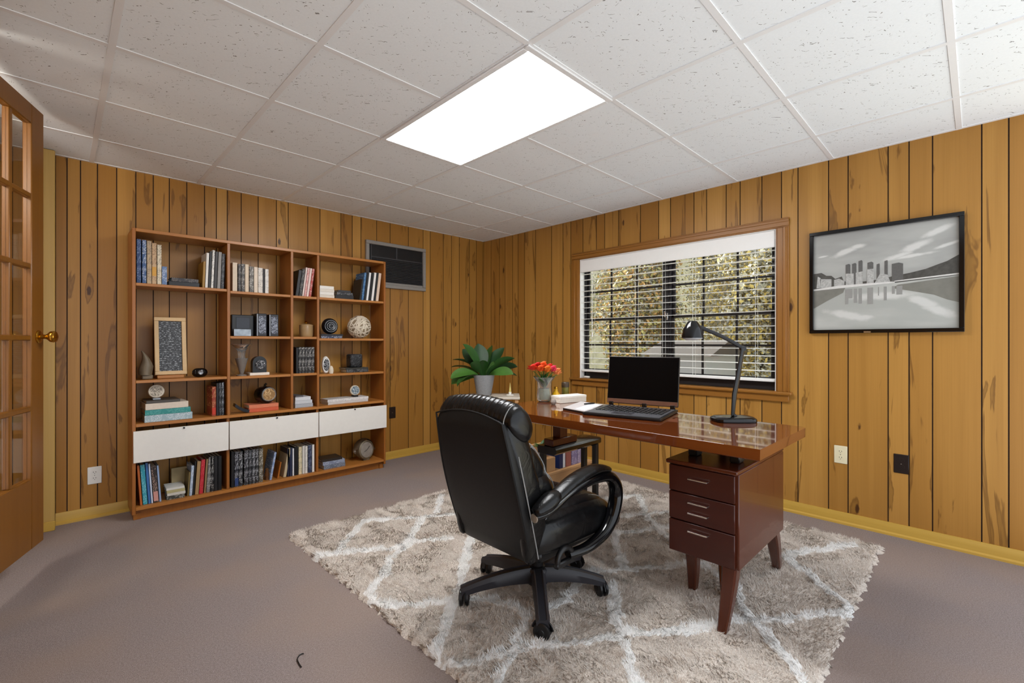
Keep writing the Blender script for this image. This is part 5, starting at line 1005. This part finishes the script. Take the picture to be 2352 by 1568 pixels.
# back shell: rear line x(z)
def xr(z): return 1.308 - .150 * ((z - .31) / .57) - .012 * math.sin(math.pi * (z - .31) / .57)
def hw_(z): t = (z - .31) / .57; return hwid * (.90 + .13 * math.sin(math.pi * (.15 + .75 * t)))
def rr_section(x0, x1, hw, z, e=.35, n=40, zf=None):
    out = []
    for j in range(n):
        q = 2 * math.pi * j / n; cc, ss = math.cos(q), math.sin(q)
        yq = ym + hw * math.copysign(abs(cc) ** e, cc); xq = (x0 + x1) / 2 + (x1 - x0) / 2 * math.copysign(abs(ss) ** e, ss); out.append(Lc(xq, yq, zf(xq, yq, z) if zf else z))
    return out
def zcurve(x, y, z): return z
secs = [];
for i in range(21):
    t = i / 20; z = .312 + .565 * t
    def zf(x, y, z, t=t): return z + t ** 6 * .035 * (1 - ((y - ym) / hwid) ** 2)
    sh_ = 0.0 if 0 < i < 20 else .012
    secs.append(rr_section(xr(z) + sh_, xr(z) + .045, hw_(z) - sh_, z, .22, 48, zf))
MB().loft(secs).build('back_panel', M_LEATHB, ch, smooth=50)
def pillow(prof, y0, y1, round_=.045, pleat=0.0, nple=0, n=26, seed=0, crown=0.0, sag=0.0):
    """closed x-z outline swept across the chair and rounded off at both ends"""
    c = (sum(p[0] for p in prof) / len(prof), sum(p[1] for p in prof) / len(prof)); P = []
    k = len(prof)
    for i in range(k):
        for q in range(4):
            t = q / 4; p0, p1, p2, p3 = prof[i - 1], prof[i], prof[(i + 1) % k], prof[(i + 2) % k]
            P.append(tuple(.5 * (2 * p1[a] + (p2[a] - p0[a]) * t + (2 * p0[a] - 5 * p1[a] + 4 * p2[a] - p3[a]) * t * t + (3 * p1[a] - p0[a] - 3 * p2[a] + p3[a]) * t ** 3) for a in (0, 1)))
    rs = np.random.RandomState(seed); secs = []; W = y1 - y0; ys = []
    for i in range(n + 1):
        u = i / n; ys.append(y0 + W * (.5 - .5 * math.cos(math.pi * u)) if not nple else y0 + W * u)
    for i, y in enumerate(ys):
        d = min(y - y0, y1 - y); s = 1.0
        if d < round_: s = math.sqrt(max(.0, 1 - (1 - d / round_) ** 2)) * .55 + .45 if d > 0 else .35
        if nple: s *= 1 - pleat * (.5 + .5 * math.cos(2 * math.pi * nple * (y - y0) / W + .6 * math.sin(9 * y))) * (.6 + .4 * rs.rand())
        else: s *= 1 - .012 * rs.rand()
        dz = crown * (1 - ((y - ym) / hwid) ** 2)
        secs.append([Lc(c[0] + (p[0] - c[0]) * s, y, c[1] + (p[1] - c[1]) * s + dz) for p in P])
    return MB().loft(secs)
hr = [(1.175, .885), (1.205, .935), (1.245, .948), (1.285, .925), (1.318, .875), (1.322, .83), (1.300, .795), (1.255, .790), (1.20, .83)]
pillow(hr, yn - .012, yf + .012, .055, .055, 17, 90, 3, crown=.022).build('headrest', M_LEATHER, ch, smooth=60)
up_ = [(1.20, .80), (1.27, .80), (1.325, .785), (1.375, .735), (1.415, .67), (1.395, .625), (1.25, .62), (1.21, .70)]
pillow(up_, yn + .005, yf - .005, .05, 0, 0, 30, 4).build('upper_cushion', M_LEATHER, ch, smooth=60)
lo_ = [(1.23, .66), (1.34, .675), (1.425, .65), (1.470, .59), (1.468, .52), (1.42, .46), (1.35, .43), (1.27, .44)]
pillow(lo_, yn + .0, yf - .0, .055, 0, 0, 30, 5).build('lumbar_cushion', M_LEATHER, ch, smooth=60)
sg = [(1.29, .33), (1.34, .335), (1.385, .40), (1.40, .46), (1.37, .60), (1.325, .72), (1.29, .82), (1.235, .87), (1.18, .86), (1.22, .70), (1.26, .50)]
for y0_, y1_ in ((yn - .004, yn + .05), (yf - .05, yf + .004)): pillow(sg, y0_, y1_, .022, 0, 0, 12, 6).build('side_gusset', M_LEATHER, ch, smooth=60)
# seat
se = [(1.335, .335), (1.50, .318), (1.72, .310), (1.84, .318), (1.892, .352), (1.885, .402), (1.83, .440), (1.70, .462), (1.52, .462), (1.40, .455), (1.34, .42)]
pillow(se, yn - .015, yf + .015, .06, 0, 0, 40, 8, crown=.018).build('seat', M_LEATHER, ch, smooth=60)
se2 = [(1.40, .455), (1.55, .470), (1.72, .478), (1.83, .455), (1.865, .415), (1.80, .40), (1.5, .40)]
pillow(se2, yn + .03, yf - .03, .05, .03, 14, 80, 9, crown=.012).build('seat_cushion', M_LEATHER, ch, smooth=60)
rl = [(1.80, .365), (1.835, .395), (1.885, .405), (1.915, .375), (1.912, .335), (1.875, .310), (1.83, .318)]
pillow(rl, yn - .02, yf + .02, .04, 0, 0, 24, 10).build('front_roll', M_LEATHER, ch, smooth=60)
MB().box(Lc(1.40, 1.26, .272), Lc(1.80, 1.62, .325), .012).build('seat_plate', M_BLACK, ch)
# piping
def edge_pts(yy, off=0.0): return [Lc(xr(z) + .0045, yy(z), z) for z in [.318 + .555 * i / 16 for i in range(17)]]
m = MB().tube(edge_pts(lambda z: ym - hw_(z) + .004) + [Lc(xr(.877) + .004, ym + s * hwid * 1.0, .877 + .036 * (1 - s * s)) for s in [-.925 + 1.85 * i / 14 for i in range(15)]] + edge_pts(lambda z: ym + hw_(z) - .004)[::-1], .0038, 7); m.build('back_piping', M_LEATHB, ch)
m = MB().tube(smooth_path([Lc(xr(z) + .046, ym - hw_(z) - .0018, z) for z in (.33, .42, .52, .62, .72, .80, .86)], 4), .0026, 6); m.build('piping', M_PIPE, ch)
m = MB().tube(smooth_path([Lc(1.415, yn + .022, .47), Lc(1.452, yn + .022, .53), Lc(1.448, yn + .022, .595), Lc(1.405, yn + .022, .665), Lc(1.365, yn + .022, .725), Lc(1.325, yn + .022, .775)], 6), .0026, 6); m.build('piping', M_PIPE, ch)
def ring_piping(prof, y, sc, dz=0.0):
    c = (sum(p[0] for p in prof) / len(prof), sum(p[1] for p in prof) / len(prof)); k = len(prof); P = []
    for i in range(k):
        for q in range(4):
            t = q / 4; p0, p1, p2, p3 = prof[i - 1], prof[i], prof[(i + 1) % k], prof[(i + 2) % k]
            P.append([.5 * (2 * p1[a] + (p2[a] - p0[a]) * t + (2 * p0[a] - 5 * p1[a] + 4 * p2[a] - p3[a]) * t * t + (3 * p1[a] - p0[a] - 3 * p2[a] + p3[a]) * t ** 3) for a in (0, 1)])
    return MB().tube([Lc(c[0] + (p[0] - c[0]) * sc, y, c[1] + (p[1] - c[1]) * sc + dz) for p in P], .0022, 6, closed=True)
ring_piping(hr, yn + .026, .985).build('piping', M_PIPE, ch); ring_piping(lo_, yn + .03, .985).build('piping', M_PIPE, ch); ring_piping(up_, yn + .03, .985).build('piping', M_PIPE, ch)
ring_piping(se2, yn + .06, 1.0).build('piping', M_PIPE, ch)
# arms
for sgn, ya_ in ((-1, yn - .035), (1, yf + .035)):
    path = smooth_path([Lc(1.295, ya_ + .012 * -sgn, .520), Lc(1.36, ya_, .530), Lc(1.46, ya_, .566), Lc(1.58, ya_, .590), Lc(1.69, ya_, .592), Lc(1.775, ya_, .578), Lc(1.825, ya_, .535), Lc(1.838, ya_, .480), Lc(1.822, ya_, .420), Lc(1.785, ya_, .365), Lc(1.72, ya_, .325), Lc(1.62, ya_ + .008 * -sgn, .300), Lc(1.52, ya_ + .03 * -sgn, .296)], 5)
    arm = MB().tube(path, [.018 + .008 * math.sin(math.pi * i / (len(path) - 1)) for i in range(len(path))], 12, flat=1.35, up=(0, 0, 0) if False else None).build('armrest', M_BLACKG, ch, smooth=60)
    pth = smooth_path([Lc(1.335, ya_, .548), Lc(1.40, ya_, .572), Lc(1.50, ya_, .608), Lc(1.60, ya_, .628), Lc(1.69, ya_, .630), Lc(1.77, ya_, .612)], 5); k = len(pth)
    m = MB().tube(pth, [.010 + .012 * math.sin(math.pi * min(1, max(0, (i + .6) / (k + .2)))) ** .5 for i in range(k)], 14, flat=1.75); m.build('arm_pad', M_LEATHER, arm, smooth=60)
    pth = smooth_path([Lc(1.285, ya_ + .004 * -sgn, .538), Lc(1.33, ya_, .552), Lc(1.385, ya_, .572), Lc(1.42, ya_, .580)], 5); k = len(pth)
    m = MB().tube(pth, [.014 + .016 * math.sin(math.pi * (i + .5) / k) for i in range(k)], 14, flat=1.4); m.build('elbow_pad', M_LEATHER, arm, smooth=60)
    yo = ya_ + sgn * .026
    pth = smooth_path([Lc(1.33, yo, .532), Lc(1.46, yo, .574), Lc(1.58, yo, .598), Lc(1.70, yo, .600), Lc(1.79, yo - sgn * .005, .578)], 6); MB().tube(pth, .002, 6).build('pad_piping', M_PIPE, arm)
    MB().lathe([(0, 0), (.016, 0), (.019, .003), (.016, .006), (0, .007)], n=20, M=Matrix.Translation(Lc(1.294, ya_ + .010 * -sgn, .515)) @ Matrix.Rotation(R(-90), 4, 'Y')).build('arm_cap', plain('arm_cap_beige', '9a9082', .35, .3), arm)
    brk = MB(); cbr = Vector(Lc(1.49, ya_ + .022 * -sgn, .285)); brk.tube([cbr + Vector((.048 * math.cos(R(a)), 0, .05 * math.sin(R(a)))) for a in range(-10, 191, 10)], .013, 10); brk.box(cbr + Vector((-.06, -.012, -.02)), cbr + Vector((.06, .012, .004)), .005); brk.build('arm_bracket', M_BLACK, arm)
# lift and base
MB().lathe([(0, .085), (.036, .085), (.036, .15), (.028, .155), (.028, .275), (0, .275)], n=24).build('gas_lift', M_BLACK, ch)
M_BASE = plain('base_plastic', '2c2b30', .4, var=.06)
MB().lathe([(0, .072), (.046, .072), (.050, .08), (.050, .138), (.044, .146), (0, .146)], n=28).build('hub', M_BASE, ch)
feet = [(1.283, 1.620), (1.361, 1.208), (1.799, 1.225), (1.926, 1.468), (1.553, 1.771)]
RZ = .010
for fx, fy in feet:
    v_ = Vector((fx - CX, fy - CY, 0)); L_ = v_.length; v_.normalize(); w_ = Vector((-v_.y, v_.x, 0)); secs = []
    tip = max(.25, L_ + .006)
    for i in range(11):
        t = i / 10; r_ = .035 + (tip - .035) * t; zt_ = .150 - .056 * t ** 1.8; th_ = .066 - .034 * t; hw2 = .031 - .005 * t + (.002 if i in (9,) else 0)
        pr_ = [(-hw2, zt_ - th_), (hw2, zt_ - th_), (hw2 * 1.02, zt_ - th_ * .35), (hw2 * .62, zt_), (hw2 * .45, zt_ - .004), (-hw2 * .45, zt_ - .004), (-hw2 * .62, zt_), (-hw2 * 1.02, zt_ - th_ * .35)]
        secs.append([v_ * r_ + w_ * a + Vector((0, 0, b)) for a, b in pr_])
    lgp = MB().loft(secs).build('base_leg', M_BASE, ch, smooth=35)
    cpos = v_ * (L_ - .008); ca_ = random.uniform(-.6, .6) + math.atan2(v_.y, v_.x) + R(90); q_ = Matrix.Translation(cpos) @ Matrix.Rotation(ca_, 4, 'Z')
    m = MB(); rw = .035
    for s in (-1, 1): m.lathe([(0, -.009), (rw * .8, -.009), (rw, -.005), (rw, .005), (rw * .8, .009), (rw * .35, .009), (rw * .3, .011), (0, .011)], n=24, M=q_ @ Matrix.Translation((0, s * .014, RZ + rw)) @ RX(R(90 if s < 0 else -90)))
    m.tube([q_ @ Vector((0, 0, RZ + rw + .006)), q_ @ Vector((-.004, 0, .085))], .010, 10)
    hood = [q_ @ Vector((rw * 1.08 * math.cos(a), 0, RZ + rw + rw * 1.08 * math.sin(a))) for a in [R(5 + 17 * j) for j in range(11)]]
    m.tube(hood, .0035, 6, flat=3.0, up=None); m.build('caster', M_BLACK, lgp, smooth=40)
# ------------------------------------------------------------------ bits on the carpet
hx = [PZ(*q, .004) for q in ((698, 1500), (690, 1502), (683, 1512), (686, 1522), (692, 1531))]
c0 = Vector((*hx[2], .0035)); o = MB().tube(smooth_path([Vector((a, b, .0035)) - c0 for a, b in hx], 5), .0022, 6).build('cord_scrap', M_BLACK, None, loc=c0); tag(o, 'short bent piece of black cord on the carpet', 'cord')
